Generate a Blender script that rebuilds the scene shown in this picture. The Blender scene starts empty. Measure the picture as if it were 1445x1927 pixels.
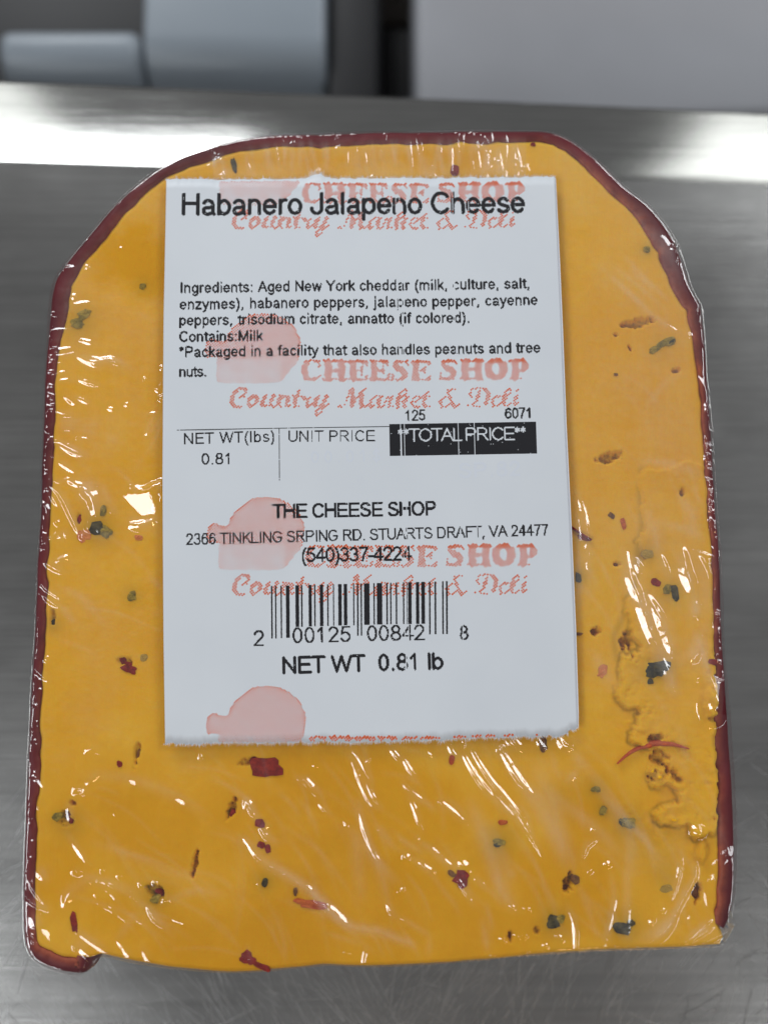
import bpy, math, random
import numpy as np
from math import radians as R, sin, cos, pi
rng = np.random.default_rng(7)
random.seed(7)
S = bpy.context.scene
COL = S.collection

# ------------------------------------------------------------------ camera, world, lamps, exposure
F = 1850.0                                  # focal length in pixels of the 1445 x 1927 picture
TILT = R(6)
ZT = 0.029                                  # height of the cheese
D0 = 0.143
CAM = np.array([0.0, -sin(TILT) * D0, ZT + cos(TILT) * D0])
cd = bpy.data.cameras.new('camera'); cam = bpy.data.objects.new('camera', cd); COL.objects.link(cam)
cam.location = CAM; cam.rotation_euler = (TILT, 0, 0)
cd.sensor_fit = 'VERTICAL'; cd.sensor_height = 24; cd.sensor_width = 18; cd.lens = 24 * F / 1927
cd.clip_start = 0.01; cd.clip_end = 50
cd.dof.use_dof = True; cd.dof.focus_distance = D0 - 0.001; cd.dof.aperture_fstop = 5.4
S.camera = cam

w = bpy.data.worlds.new('World'); S.world = w; w.use_nodes = True
w.node_tree.nodes['Background'].inputs[0].default_value = (0.97, 0.98, 1.0, 1)
w.node_tree.nodes['Background'].inputs[1].default_value = 0.13
S.view_settings.view_transform = 'Standard'; S.view_settings.look = 'None'
S.view_settings.exposure = 0.0; S.view_settings.gamma = 1.0

def lamp(name, loc, size, rad, col, target=(0, 0, 0.02)):
    """area lamp given by the radiance of its face"""
    l = bpy.data.lights.new(name, 'AREA'); l.shape = 'RECTANGLE'; l.size, l.size_y = size
    rad *= 0.59
    l.energy = rad * pi * size[0] * size[1]; l.color = col
    o = bpy.data.objects.new(name, l); COL.objects.link(o); o.location = loc
    d = np.array(target) - np.array(loc)
    import mathutils
    o.rotation_euler = mathutils.Vector(d).to_track_quat('-Z', 'Y').to_euler()
    return o
def polar(az, zen, d): return (d * sin(R(zen)) * cos(R(az)), d * sin(R(zen)) * sin(R(az)), d * cos(R(zen)))
lamp('window_lamp', (-1.10, 1.55, 0.66), (1.15, 0.62), 2.2, (0.97, 1.0, 0.98))
lamp('window_lamp', (1.12, 1.50, 0.66), (1.20, 0.62), 3.2, (0.97, 1.0, 0.98))
lamp('side_lamp', polar(36, 49, 1.15), (0.68, 0.24), 11.5, (0.95, 0.98, 1.0))
lamp('side_lamp', polar(205, 48, 1.15), (0.68, 0.24), 11.5, (0.95, 0.98, 1.0))
lamp('near_lamp', polar(112, 63, 0.48), (0.22, 0.12), 15.0, (0.95, 0.98, 1.0))  # added close by so brightness falls off from the upper left
lamp('corner_fill_lamp', polar(222, 42, 1.20), (0.42, 0.15), 9.0, (0.95, 0.98, 1.0))  # added pair of fill lamps, brightening the steel's lower corners
lamp('corner_fill_lamp', polar(317, 44, 1.20), (0.42, 0.15), 8.0, (0.95, 0.98, 1.0))  # added fill for the lower right corner
lamp('bulb_lamp', (0.25, -0.75, 0.75), (0.08, 0.08), 34.0, (1.0, 0.62, 0.30))

# ------------------------------------------------------------------ helpers
cT, sT = cos(TILT), sin(TILT)
def at(px, py, z):
    """the point of the plane at height z that stands at this place of the photograph"""
    px = np.asarray(px, float); py = np.asarray(py, float)
    x = (px - 722.5) / F; y = -(py - 963.5) / F
    dy = y * cT + sT; dz = y * sT - cT
    t = (np.asarray(z, float) - CAM[2]) / dz
    return np.stack([x * t + CAM[0], dy * t + CAM[1], np.broadcast_to(np.asarray(z, float), t.shape) + 0 * t], -1)

def mesh(name, verts, faces, mat, parent=None, smooth=False):
    me = bpy.data.meshes.new(name)
    me.from_pydata([tuple(map(float, v)) for v in verts], [], [tuple(int(i) for i in f) for f in faces])
    if smooth: me.polygons.foreach_set('use_smooth', [True] * len(me.polygons))
    me.update()
    if mat: me.materials.append(mat)
    o = bpy.data.objects.new(name, me); COL.objects.link(o)
    if parent: o.parent = parent
    return o

def quads(name, V, Q, mat, parent=None, smooth=False, tris=None):
    """fast mesh from numpy quads"""
    me = bpy.data.meshes.new(name)
    V = np.ascontiguousarray(V, np.float32); Q = np.ascontiguousarray(Q, np.int32)
    me.vertices.add(len(V)); me.vertices.foreach_set('co', V.ravel())
    me.loops.add(Q.size); me.loops.foreach_set('vertex_index', Q.ravel())
    me.polygons.add(len(Q)); me.polygons.foreach_set('loop_start', np.arange(0, Q.size, 4, dtype=np.int32))
    try: me.polygons.foreach_set('loop_total', np.full(len(Q), 4, np.int32))
    except Exception: pass
    me.update(calc_edges=True)
    me.polygons.foreach_set('use_smooth', np.full(len(Q), smooth))
    me.validate()
    if mat: me.materials.append(mat)
    o = bpy.data.objects.new(name, me); COL.objects.link(o)
    if parent: o.parent = parent
    return o

def tag(o, label=None, cat=None, group=None, kind=None):
    if label: o['label'] = label
    if cat: o['category'] = cat
    if group: o['group'] = group
    if kind: o['kind'] = kind
    return o

def thing(name, label, cat, loc=(0, 0, 0), group=None):
    o = bpy.data.objects.new(name, None); COL.objects.link(o); o.empty_display_size = 0.01
    return tag(o, label, cat, group)

_lat = {}
def vnoise(x, y, seed):
    if seed not in _lat: _lat[seed] = np.random.default_rng(seed).random((257, 257))
    T = _lat[seed]
    xi = np.floor(x).astype(int); yi = np.floor(y).astype(int); fx = x - xi; fy = y - yi
    fx = fx * fx * (3 - 2 * fx); fy = fy * fy * (3 - 2 * fy)
    a = T[xi % 256, yi % 256]; b = T[(xi + 1) % 256, yi % 256]; c = T[xi % 256, (yi + 1) % 256]; d = T[(xi + 1) % 256, (yi + 1) % 256]
    return (a * (1 - fx) + b * fx) * (1 - fy) + (c * (1 - fx) + d * fx) * fy - 0.5
def fbm(x, y, s, seed, n=4):
    r = 0; a = 1
    for k in range(n):
        r = r + a * vnoise(x / s + 7.3 * k, y / s + 3.1 * k, seed + k); s /= 2.03; a *= 0.5
    return r

def smooth_poly(P, step=4.0, closed=False):
    """Catmull-Rom through the points, resampled"""
    P = np.array(P, float); n = len(P); out = []
    idx = range(n if closed else n - 1)
    for i in idx:
        p1, p2 = P[i], P[(i + 1) % n]
        p0 = P[(i - 1) % n] if (closed or i > 0) else 2 * p1 - p2
        p3 = P[(i + 2) % n] if (closed or i < n - 2) else 2 * p2 - p1
        m = max(1, int(np.hypot(*(p2 - p1)[:2]) / step))
        t = (np.arange(m) / m)[:, None]
        out.append(0.5 * ((2 * p1) + (-p0 + p2) * t + (2 * p0 - 5 * p1 + 4 * p2 - p3) * t ** 2 + (-p0 + 3 * p1 - 3 * p2 + p3) * t ** 3))
    if not closed: out.append(P[-1:])
    return np.concatenate(out)

def inside(X, Y, P):
    r = np.zeros(X.shape, bool); n = len(P); j = n - 1
    for i in range(n):
        xi, yi = P[i][0], P[i][1]; xj, yj = P[j][0], P[j][1]
        if yi != yj:
            m = ((yi > Y) != (yj > Y)); r ^= m & (X < (xj - xi) * (Y - yi) / (yj - yi) + xi)
        j = i
    return r

def nearest_on(X, Y, P, closed=True):
    """distance to and nearest point of a polyline"""
    best = np.full(X.shape, 1e9); bx = X.copy(); by = Y.copy()
    n = len(P)
    for i in range(n if closed else n - 1):
        a = P[i]; b = P[(i + 1) % n]; dx, dy = b[0] - a[0], b[1] - a[1]; L = dx * dx + dy * dy + 1e-12
        t = np.clip(((X - a[0]) * dx + (Y - a[1]) * dy) / L, 0, 1)
        qx = a[0] + t * dx; qy = a[1] + t * dy; d = (X - qx) ** 2 + (Y - qy) ** 2
        m = d < best; best = np.where(m, d, best); bx = np.where(m, qx, bx); by = np.where(m, qy, by)
    return np.sqrt(best), bx, by

def cap_sdf(X, Y, pts):
    """distance to a stroke whose width runs from point to point, minus its half width; pts = (x, y, halfwidth)"""
    best = np.full(X.shape, 1e9)
    if len(pts) == 1: return np.hypot(X - pts[0][0], Y - pts[0][1]) - pts[0][2]
    for a, b in zip(pts[:-1], pts[1:]):
        dx, dy = b[0] - a[0], b[1] - a[1]; L = dx * dx + dy * dy + 1e-12
        t = np.clip(((X - a[0]) * dx + (Y - a[1]) * dy) / L, 0, 1)
        d = np.hypot(X - a[0] - t * dx, Y - a[1] - t * dy) - (a[2] + t * (b[2] - a[2]))
        best = np.minimum(best, d)
    return best

# ------------------------------------------------------------------ materials
def mat(name, col, rough=0.5, metal=0.0, **kw):
    m = bpy.data.materials.new(name); m.use_nodes = True
    p = m.node_tree.nodes['Principled BSDF']
    p.inputs['Base Color'].default_value = (*col, 1); p.inputs['Roughness'].default_value = rough; p.inputs['Metallic'].default_value = metal
    for k, v in kw.items(): p.inputs[k.replace('_', ' ')].default_value = v
    return m
class N:
    """small node helper"""
    def __init__(s, m): s.t = m.node_tree; s.p = s.t.nodes.get('Principled BSDF'); s.out = s.t.nodes['Material Output']
    def new(s, t, **kw):
        n = s.t.nodes.new(t)
        for k, v in kw.items():
            if k.startswith('i_'): n.inputs[k[2:].replace('_', ' ')].default_value = v
            else: setattr(n, k, v)
        return n
    def link(s, a, b): s.t.links.new(a, b)
    def coord(s, scale):
        tc = s.new('ShaderNodeTexCoord'); mp = s.new('ShaderNodeMapping'); mp.inputs['Scale'].default_value = scale
        s.link(tc.outputs['Object'], mp.inputs['Vector']); return mp.outputs[0]
    def noise(s, scale, detail=4, rough=0.5, sc=1.0):
        n = s.new('ShaderNodeTexNoise'); n.inputs['Scale'].default_value = sc; n.inputs['Detail'].default_value = detail; n.inputs['Roughness'].default_value = rough
        s.link(s.coord(scale), n.inputs['Vector']); return n.outputs['Fac']
    def ramp(s, src, stops):
        r = s.new('ShaderNodeValToRGB'); e = r.color_ramp.elements
        while len(e) < len(stops): e.new(0.5)
        for k, (p, c) in enumerate(stops): e[k].position = p; e[k].color = (*c, 1) if len(c) == 3 else c
        s.link(src, r.inputs[0]); return r.outputs[0]
    def math(s, op, a, b=None, clamp=False):
        n = s.new('ShaderNodeMath', operation=op, use_clamp=clamp)
        for k, v in enumerate((a, b)):
            if v is None: continue
            if isinstance(v, (int, float)): n.inputs[k].default_value = v
            else: s.link(v, n.inputs[k])
        return n.outputs[0]
    def bump(s, src, strength, dist, prev=None):
        b = s.new('ShaderNodeBump'); b.inputs['Strength'].default_value = strength; b.inputs['Distance'].default_value = dist
        s.link(src, b.inputs['Height'])
        if prev: s.link(prev, b.inputs['Normal'])
        return b.outputs[0]
    def mixc(s, fac, a, b):
        n = s.new('ShaderNodeMix', data_type='RGBA')
        if isinstance(fac, (int, float)): n.inputs[0].default_value = fac
        else: s.link(fac, n.inputs[0])
        for k, v in ((6, a), (7, b)):
            if isinstance(v, tuple): n.inputs[k].default_value = (*v, 1)
            else: s.link(v, n.inputs[k])
        return n.outputs[2]

def steel(name, base=(0.65, 0.645, 0.63), r0=0.19, r1=0.27):
    m = mat(name, base, 0.35, 1.0); n = N(m)
    a = n.noise((14, 2600, 60), 3, 0.6)                   # fine brushing along x
    b = n.noise((90, 900, 60), 3, 0.6)
    c = n.noise((22, 40, 22), 5, 0.6)                     # cloudy wear
    d = n.noise((4, 420, 20), 4, 0.65)                    # long lines, seen even out of focus
    h = n.math('ADD', n.math('MULTIPLY', a, 0.8), n.math('ADD', n.math('MULTIPLY', b, 0.4), n.math('MULTIPLY', d, 0.5)))
    n.link(n.bump(h, 0.45, 0.00005), n.p.inputs['Normal'])
    col = n.ramp(n.math('ADD', n.math('MULTIPLY', h, 0.48), n.math('MULTIPLY', c, 0.2)), [(0.34, tuple(v * 0.72 for v in base)), (0.68, tuple(min(1, v * 1.12) for v in base))])
    n.link(col, n.p.inputs['Base Color'])
    n.link(n.ramp(c, [(0.3, (r0,) * 3), (0.7, (r1,) * 3)]), n.p.inputs['Roughness'])
    n.p.inputs['Anisotropic'].default_value = 0.0
    return m
M_steel = steel('brushed_steel')
M_bevel = steel('brushed_steel_edge', (0.68, 0.68, 0.66), 0.10, 0.15)
M_scratch = mat('scratch_steel', (0.60, 0.60, 0.60), 0.42, 1.0)
M_scratch_dark = mat('scratch_dark', (0.25, 0.25, 0.25), 0.5, 1.0)
M_table = mat('dark_table', (0.035, 0.035, 0.038), 0.6)
M_black = mat('black_plastic', (0.010, 0.010, 0.012), 0.5)
M_brown = mat('brown_board', (0.12, 0.10, 0.085), 0.6)
def plastic(name, c, rough=0.5):
    m = mat(name, c, rough); n = N(m)
    a = n.noise((700, 700, 700), 3); b = n.noise((18, 18, 18), 3)
    n.link(n.bump(a, 0.2, 0.0001), n.p.inputs['Normal'])
    n.link(n.ramp(b, [(0.3, tuple(v * 0.9 for v in c)), (0.7, tuple(v * 1.08 for v in c))]), n.p.inputs['Base Color'])
    return m
M_bluegrey = plastic('blue_grey_plastic', (0.26, 0.295, 0.335), 0.33)
M_greybox = plastic('grey_plastic', (0.29, 0.295, 0.32), 0.5)

def cheese_mat():
    m = mat('cheddar', (0.9, 0.5, 0.05), 0.38); n = N(m)
    big = n.noise((28, 28, 28), 4, 0.55); mid = n.noise((130, 130, 130), 4, 0.6); fine = n.noise((1500, 1500, 1500), 3, 0.6)
    kn = n.noise((700, 45, 60), 3, 0.6)                   # knife marks
    v = n.math('ADD', n.math('MULTIPLY', big, 0.48), n.math('ADD', n.math('MULTIPLY', mid, 0.28), n.math('ADD', n.math('MULTIPLY', fine, 0.10), n.math('MULTIPLY', kn, 0.14))))
    col = n.ramp(v, [(0.30, (0.84, 0.40, 0.010)), (0.50, (0.90, 0.475, 0.022)), (0.68, (0.93, 0.545, 0.045))])
    at_ = n.new('ShaderNodeAttribute', attribute_name='raw')
    col = n.mixc(n.math('MULTIPLY', at_.outputs['Fac'], 0.25), col, (0.93, 0.58, 0.03))
    at3 = n.new('ShaderNodeAttribute', attribute_name='wet')
    col = n.mixc(at3.outputs['Fac'], col, n.ramp(big, [(0.3, (0.74, 0.345, 0.0003)), (0.7, (0.84, 0.415, 0.0006))]))
    at2 = n.new('ShaderNodeAttribute', attribute_name='shade_stain')
    col = n.mixc(n.math('MULTIPLY', at2.outputs['Fac'], 0.9, True), col, (0.30, 0.17, 0.010))  # painted crevice shade and pepper stain, mixed into the cheese colour
    n.link(col, n.p.inputs['Base Color'])
    n.link(n.bump(n.math('ADD', n.math('MULTIPLY', fine, 0.4), n.math('ADD', mid, n.math('MULTIPLY', kn, 0.9))), 0.4, 0.0003), n.p.inputs['Normal'])
    n.p.inputs['Specular IOR Level'].default_value = 0.08
    n.p.inputs['Subsurface Weight'].default_value = 0.35; n.p.inputs['Subsurface Radius'].default_value = (1.0, 0.5, 0.12); n.p.inputs['Subsurface Scale'].default_value = 0.0009
    return m
M_cheese = cheese_mat()
def wax_mat():
    m = mat('burgundy_wax', (0.16, 0.012, 0.018), 0.5); n = N(m)
    a = n.noise((60, 60, 60), 4, 0.6); b = n.noise((400, 400, 400), 4, 0.6)
    at_ = n.new('ShaderNodeAttribute', attribute_name='raw')
    c = n.ramp(a, [(0.3, (0.085, 0.001, 0.006)), (0.7, (0.175, 0.003, 0.012))])
    c = n.mixc(n.math('MULTIPLY', at_.outputs['Fac'], n.ramp(b, [(0.35, (0.3,) * 3), (0.65, (1,) * 3)])), c, (0.50, 0.12, 0.05))
    n.link(c, n.p.inputs['Base Color']); n.link(n.bump(n.math('ADD', a, n.math('MULTIPLY', b, 0.4)), 0.4, 0.0006), n.p.inputs['Normal'])
    n.p.inputs['Specular IOR Level'].default_value = 0.25
    return m
M_wax = wax_mat()
def speck(name, c0, c1, rough=0.65):
    m = mat(name, c0, rough); n = N(m); a = n.noise((900, 900, 900), 4, 0.65)
    n.p.inputs['Specular IOR Level'].default_value = 0.2
    n.link(n.ramp(a, [(0.38, c0), (0.62, c1)]), n.p.inputs['Base Color']); n.link(n.bump(a, 0.8, 0.0005), n.p.inputs['Normal']); return m
M_red = speck('red_pepper', (0.20, 0.008, 0.006), (0.34, 0.022, 0.010))
M_orange = speck('orange_pepper', (0.50, 0.07, 0.012), (0.62, 0.14, 0.02))
M_dark = speck('dark_pepper', (0.022, 0.017, 0.006), (0.10, 0.075, 0.022))
M_green = speck('green_pepper', (0.20, 0.145, 0.018), (0.46, 0.31, 0.035))
M_pale = speck('pale_pepper', (0.42, 0.27, 0.05), (0.52, 0.32, 0.05))
M_brownp = speck('brown_pepper', (0.14, 0.05, 0.015), (0.28, 0.12, 0.02))
M_pink = speck('pink_pepper', (0.70, 0.20, 0.05), (0.75, 0.28, 0.07))

def film_mat():
    m = bpy.data.materials.new('cling_film'); m.use_nodes = True; n = N(m); n.t.nodes.remove(n.p)
    tr = n.new('ShaderNodeBsdfTransparent'); tr.inputs[0].default_value = (0.985, 0.985, 0.985, 1)
    gl = n.new('ShaderNodeBsdfGlossy'); gl.inputs['Roughness'].default_value = 0.035
    gl.inputs['Color'].default_value = (1, 1, 1, 1)
    df = n.new('ShaderNodeBsdfDiffuse'); df.inputs[0].default_value = (0.85, 0.86, 0.88, 1)
    a = n.noise((900, 260, 300), 4, 0.6); b = n.noise((160, 160, 160), 3, 0.5)
    nb = n.bump(n.math('ADD', n.math('MULTIPLY', a, 0.16), b), 0.22, 0.0003)
    n.link(nb, gl.inputs['Normal'])
    geo = n.new('ShaderNodeNewGeometry'); dt = n.new('ShaderNodeVectorMath', operation='DOT_PRODUCT')
    n.link(geo.outputs['Incoming'], dt.inputs[0]); n.link(nb, dt.inputs[1])
    sch = n.math('POWER', n.math('SUBTRACT', 1.0, n.math('ABSOLUTE', dt.outputs['Value'], None, True), True), 5.0)
    fr_ = n.math('ADD', n.math('MULTIPLY', sch, 0.3), 0.115, True)          # two faces of a thin film
    at_ = n.new('ShaderNodeAttribute', attribute_name='haze')
    st = n.noise((1600, 500, 300), 3, 0.6)
    m1 = n.new('ShaderNodeMixShader'); m2 = n.new('ShaderNodeMixShader')
    n.link(n.math('MULTIPLY', at_.outputs['Fac'], n.math('ADD', n.math('MULTIPLY', st, 0.8), 0.6), True), m1.inputs[0])
    n.link(tr.outputs[0], m1.inputs[1]); n.link(df.outputs[0], m1.inputs[2])
    n.link(fr_, m2.inputs[0]); n.link(m1.outputs[0], m2.inputs[1]); n.link(gl.outputs[0], m2.inputs[2])
    n.link(m2.outputs[0], n.out.inputs['Surface'])
    return m
M_film = film_mat()
def paper_mat():
    m = mat('label_paper', (0.73, 0.79, 0.87), 0.5); n = N(m)
    a = n.noise((900, 900, 900), 4, 0.6); b = n.noise((60, 60, 60), 3)
    n.link(n.bump(a, 0.15, 0.00005), n.p.inputs['Normal'])
    n.link(n.ramp(b, [(0.3, (0.695, 0.735, 0.79)), (0.7, (0.735, 0.775, 0.825))]), n.p.inputs['Base Color'])
    return m
M_paper = paper_mat()
M_fibre = mat('paper_fibre', (0.72, 0.76, 0.82), 0.8)
M_ink = mat('thermal_ink', (0.012, 0.012, 0.016), 0.45)
M_rink = mat('red_ink', (0.70, 0.11, 0.02), 0.55)
M_faint = mat('show_through_ink', (0.70, 0.745, 0.825), 0.6)

# ------------------------------------------------------------------ steel platter (setting)
def edge_in(px): return 302 + (px / 1445.0) * 46
def edge_out(px): return 152 + (px / 1445.0) * 61
ZB = -0.0072                                            # the bevelled edge drops by this much
sp = thing('steel_platter', 'brushed stainless steel scale platter with scratches, the wrapped cheese slab lying on it', 'platter')
xs = np.array([-700, 0, 400, 800, 1200, 1445, 2200.])
A = at(xs, edge_in(xs), 0.0)
def plane_strip(rows): # rows of points to a quad strip grid
    V = np.concatenate(rows); n = len(rows[0]); Q = []
    for r in range(len(rows) - 1):
        for k in range(n - 1): Q.append((r * n + k, r * n + k + 1, (r + 1) * n + k + 1, (r + 1) * n + k))
    return V, Q
down = A.copy(); down[:, 1] = -0.40
V, Q = plane_strip([down, A]); quads('platter_top', V, Q, M_steel, sp)
B = at(xs, edge_out(xs), ZB)
prev = None; rows = [A + np.array([0, 0, 0.0])]
for k in range(1, 25):                                 # rounded shoulder, sloping face, rounded lower lip
    t = k / 24.0
    e = t + 0.02 * sin(2 * pi * t)
    P = A * (1 - t) + B * t
    P[:, 2] = ZB * (t ** 1.12)
    rows.append(P)
last = rows[-1]
for dy, dz in ((0.0012, -0.0020), (0.0016, -0.006), (0.0014, -0.03)):
    P = last.copy(); P[:, 1] += dy; P[:, 2] += dz; rows.append(P)
V, Q = plane_strip(rows); quads('bevelled_edge', V, Q, M_bevel, sp, smooth=True)

# scratches: thin raised burrs
def strokes_mesh(name, polys, z, mat_, parent, stuff=True):
    V = []; Q = []
    for pts in polys:
        pts = np.array(pts, float); W = at(pts[:, 0], pts[:, 1], z)
        d = np.gradient(W[:, :2], axis=0); d /= (np.linalg.norm(d, axis=1)[:, None] + 1e-12)
        nrm = np.stack([-d[:, 1], d[:, 0]], 1); hw = (pts[:, 2] / F * 0.172)[:, None] * 0.5
        b0 = len(V)
        for k in range(len(W)):
            V.append((*(W[k, :2] + nrm[k] * hw[k]), z)); V.append((*(W[k, :2] - nrm[k] * hw[k]), z))
        for k in range(len(W) - 1): Q.append((b0 + 2 * k, b0 + 2 * k + 1, b0 + 2 * k + 3, b0 + 2 * k + 2))
    o = quads(name, np.array(V), np.array(Q), mat_, parent)
    if stuff: o['kind'] = 'stuff'
    return o
sc = []; sd = []
for k in range(750):
    r = random.random()
    if r < 0.80: x, y = random.gauss(700, 330), random.uniform(1785, 1960); a = random.gauss(-62, 15) if x > 700 else random.gauss(60, 13)
    elif r < 0.88: x, y = random.uniform(1370, 1445), random.uniform(1400, 1900); a = random.choice([random.gauss(40, 12), random.gauss(150, 10)])
    elif r < 0.92: x, y = random.uniform(-10, 60), random.uniform(1500, 1927); a = random.gauss(-45, 15)
    else: x, y = random.uniform(0, 1445), random.uniform(1850, 1960); a = random.uniform(0, 180)
    L = abs(random.gauss(0, 85)) + 12; cv = random.gauss(0, 0.16); wd = random.choice([0.25, 0.35, 0.45, 0.5, 0.6, 1.0])
    pts = []
    aa = R(a)
    for j in range(9):
        t = j / 8; pts.append((x, y, wd * max(0.12, sin(pi * t) ** 0.5)))
        x += cos(aa) * L / 8; y += sin(aa) * L / 8; aa += cv / 8
    (sc if random.random() < 0.75 else sd).append(pts)
strokes_mesh('scratches', sc, 0.00003, M_scratch, sp); strokes_mesh('dark_scratches', sd, 0.00005, M_scratch_dark, sp)

# ------------------------------------------------------------------ things behind the platter, out of focus
tb = quads('table', [(-1.5, -1, -0.16), (1.5, -1, -0.16), (1.5, 1.5, -0.16), (-1.5, 1.5, -0.16)], [(0, 1, 2, 3)], M_table); tag(tb, 'dark table top below and behind the steel platter', 'table', kind='structure')

def prism(name, profile, x0, x1, mat_, parent, skew=0.0, bev=0.002):
    """profile (y, z) pushed from x0 to x1, bevelled"""
    import bmesh
    bm = bmesh.new(); a = [bm.verts.new((x0, y, z)) for y, z in profile]; b = [bm.verts.new((x1, y + skew, z)) for y, z in profile]
    n = len(profile); bm.faces.new(a[::-1]); bm.faces.new(b)
    for k in range(n): bm.faces.new((a[k], a[(k + 1) % n], b[(k + 1) % n], b[k]))
    bmesh.ops.recalc_face_normals(bm, faces=bm.faces[:])
    if bev: bmesh.ops.bevel(bm, geom=[e for e in bm.edges if e.calc_face_angle(0) > 0.6], offset=bev, segments=4, profile=0.5, affect='EDGES')
    me = bpy.data.meshes.new(name); bm.to_mesh(me); bm.free(); me.materials.append(mat_)
    me.polygons.foreach_set('use_smooth', [True] * len(me.polygons))
    o = bpy.data.objects.new(name, me); COL.objects.link(o); o.parent = parent; return o
def wy(py, z): return float(at(722, py, z)[1])
def wx(px, py, z): return float(at(px, py, z)[0])
ZH = -0.055
mh = thing('blue_grey_machine', 'blurred blue-grey plastic machine with rounded front edge behind the platter, top left', 'machine')
# rounded-front block: top surface then a quarter round falling to the front
def round_front(y_front, y_round, z_top, z_bot, y_back, n=10):
    r = y_round - y_front; prof = [(y_back, z_bot), (y_back, z_top)]
    for k in range(n + 1):
        a = k / n * pi / 2; prof.append((y_round - r * sin(a), z_top - r * 2.6 * (1 - cos(a))))
    prof.append((y_front, z_bot)); return prof
prism('machine_body', round_front(wy(172, ZH) - 0.004, wy(62, ZH), ZH, -0.155, wy(-500, ZH)), wx(268, 90, ZH), wx(612, 90, ZH), M_bluegrey, mh, bev=0.0015)
prism('front_roller', round_front(wy(180, ZH) - 0.002, wy(85, ZH), ZH, -0.12, wy(52, ZH)), wx(-6, 90, ZH), wx(262, 90, ZH), M_bluegrey, mh, bev=0.003)
prism('roller_bay', [(wy(60, ZH), -0.13), (wy(60, ZH), -0.085), (wy(-300, ZH), -0.085), (wy(-300, ZH), -0.13)], wx(-300, 20, -0.07), wx(262, 20, ZH), M_black, mh, bev=0.001)
bp = thing('black_plastic_block', 'blurred black plastic block between the blue-grey machine and the big grey box', 'block')
prism('black_panel', [(wy(230, -0.06), -0.15), (wy(230, -0.06), -0.06), (wy(-400, -0.06), -0.06), (wy(-400, -0.06), -0.15)], wx(612, 90, -0.06) + 0.0005, wx(716, 90, -0.06), M_black, bp, bev=0.002)
prism('black_foot', [(wy(230, -0.08), -0.15), (wy(230, -0.08), -0.08), (wy(48, -0.08), -0.08), (wy(48, -0.08), -0.15)], wx(712, 90, -0.08), wx(800, 90, -0.08), M_black, bp, bev=0.002)
bb = prism('brown_board', [(wy(44, -0.09), -0.15), (wy(44, -0.09), -0.09), (wy(-400, -0.09), -0.09), (wy(-400, -0.09), -0.15)], wx(705, 20, -0.09), wx(830, 20, -0.09), M_brown, None, bev=0.001)
tag(bb, 'sliver of brownish board at the top edge beside the big grey box', 'board')
gb = thing('grey_box', 'big blurred light grey plastic box filling the upper right behind the platter', 'box')
ZG = -0.045
prism('box_body', [(wy(230, ZG), -0.15), (wy(230, ZG), ZG), (wy(-500, ZG), ZG), (wy(-500, ZG), -0.15)], wx(782, 90, ZG), wx(2300, 90, ZG), M_greybox, gb, skew=0.004, bev=0.0025)

# ------------------------------------------------------------------ cheese: outlines in photograph pixels at the top face
RIND = [  # x, y of the outer edge, width of the wax
 (172,1803,26),(160,1836,30),(112,1834,36),(66,1815,34),(44,1780,26),(40,1700,24),(42,1600,24),(48,1450,24),(55,1300,23),(62,1180,23),(68,1050,22),(74,960,20),(74,880,22),
 (78,800,22),(82,700,23),(86,640,26),(88,600,36),(93,548,40),(108,508,36),(150,455,32),(200,395,30),(245,352,28),(285,322,27),(330,296,26),(380,277,26),(430,262,26),(500,250,26),(600,247,26),
 (700,244,26),(800,243,26),(900,242,26),(1000,242,24),(1040,246,24),(1072,258,26),(1112,286,28),(1150,320,30),(1182,350,33),(1220,378,38),(1250,412,44),(1275,450,46),(1290,490,44),(1306,545,34),(1322,572,34),(1330,650,24),
 (1335,740,18),(1342,830,19),(1349,950,18),(1357,1050,17),(1362,1200,20),(1370,1300,26),(1378,1400,35),(1384,1500,37),(1387,1600,37),(1385,1690,36),(1376,1735,34),(1366,1752,26)]
RS = smooth_poly(RIND, 8.0)
RS[:, 0] += 1.2 * (fbm(RS[:, 1], RS[:, 0], 60, 41)); RS[:, 1] += 1.2 * fbm(RS[:, 0], RS[:, 1], 60, 42)
dR = np.gradient(RS[:, :2], axis=0); dR /= np.linalg.norm(dR, axis=1)[:, None]
NR = np.stack([-dR[:, 1], dR[:, 0]], 1)                # pointing inward (path runs clockwise on screen)
wid = RS[:, 2] + 6 * fbm(RS[:, 0], RS[:, 1], 24, 43, 4)
inner = RS[:, :2] + NR * wid[:, None]
mid = RS[:, :2] + NR * (wid * 0.93)[:, None]
bottom = smooth_poly([(1356,1779),(1300,1783),(1180,1787),(1080,1792),(1000,1798),(850,1812),(700,1819),(620,1817),(560,1822),(440,1831),(330,1822),(250,1810),(190,1796)], 8)
bottom[:, 1] += 1.5 * fbm(bottom[:, 0], bottom[:, 1], 40, 44)
CHEESE = np.concatenate([mid[4:-3], [(1362,1765)], bottom])

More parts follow.
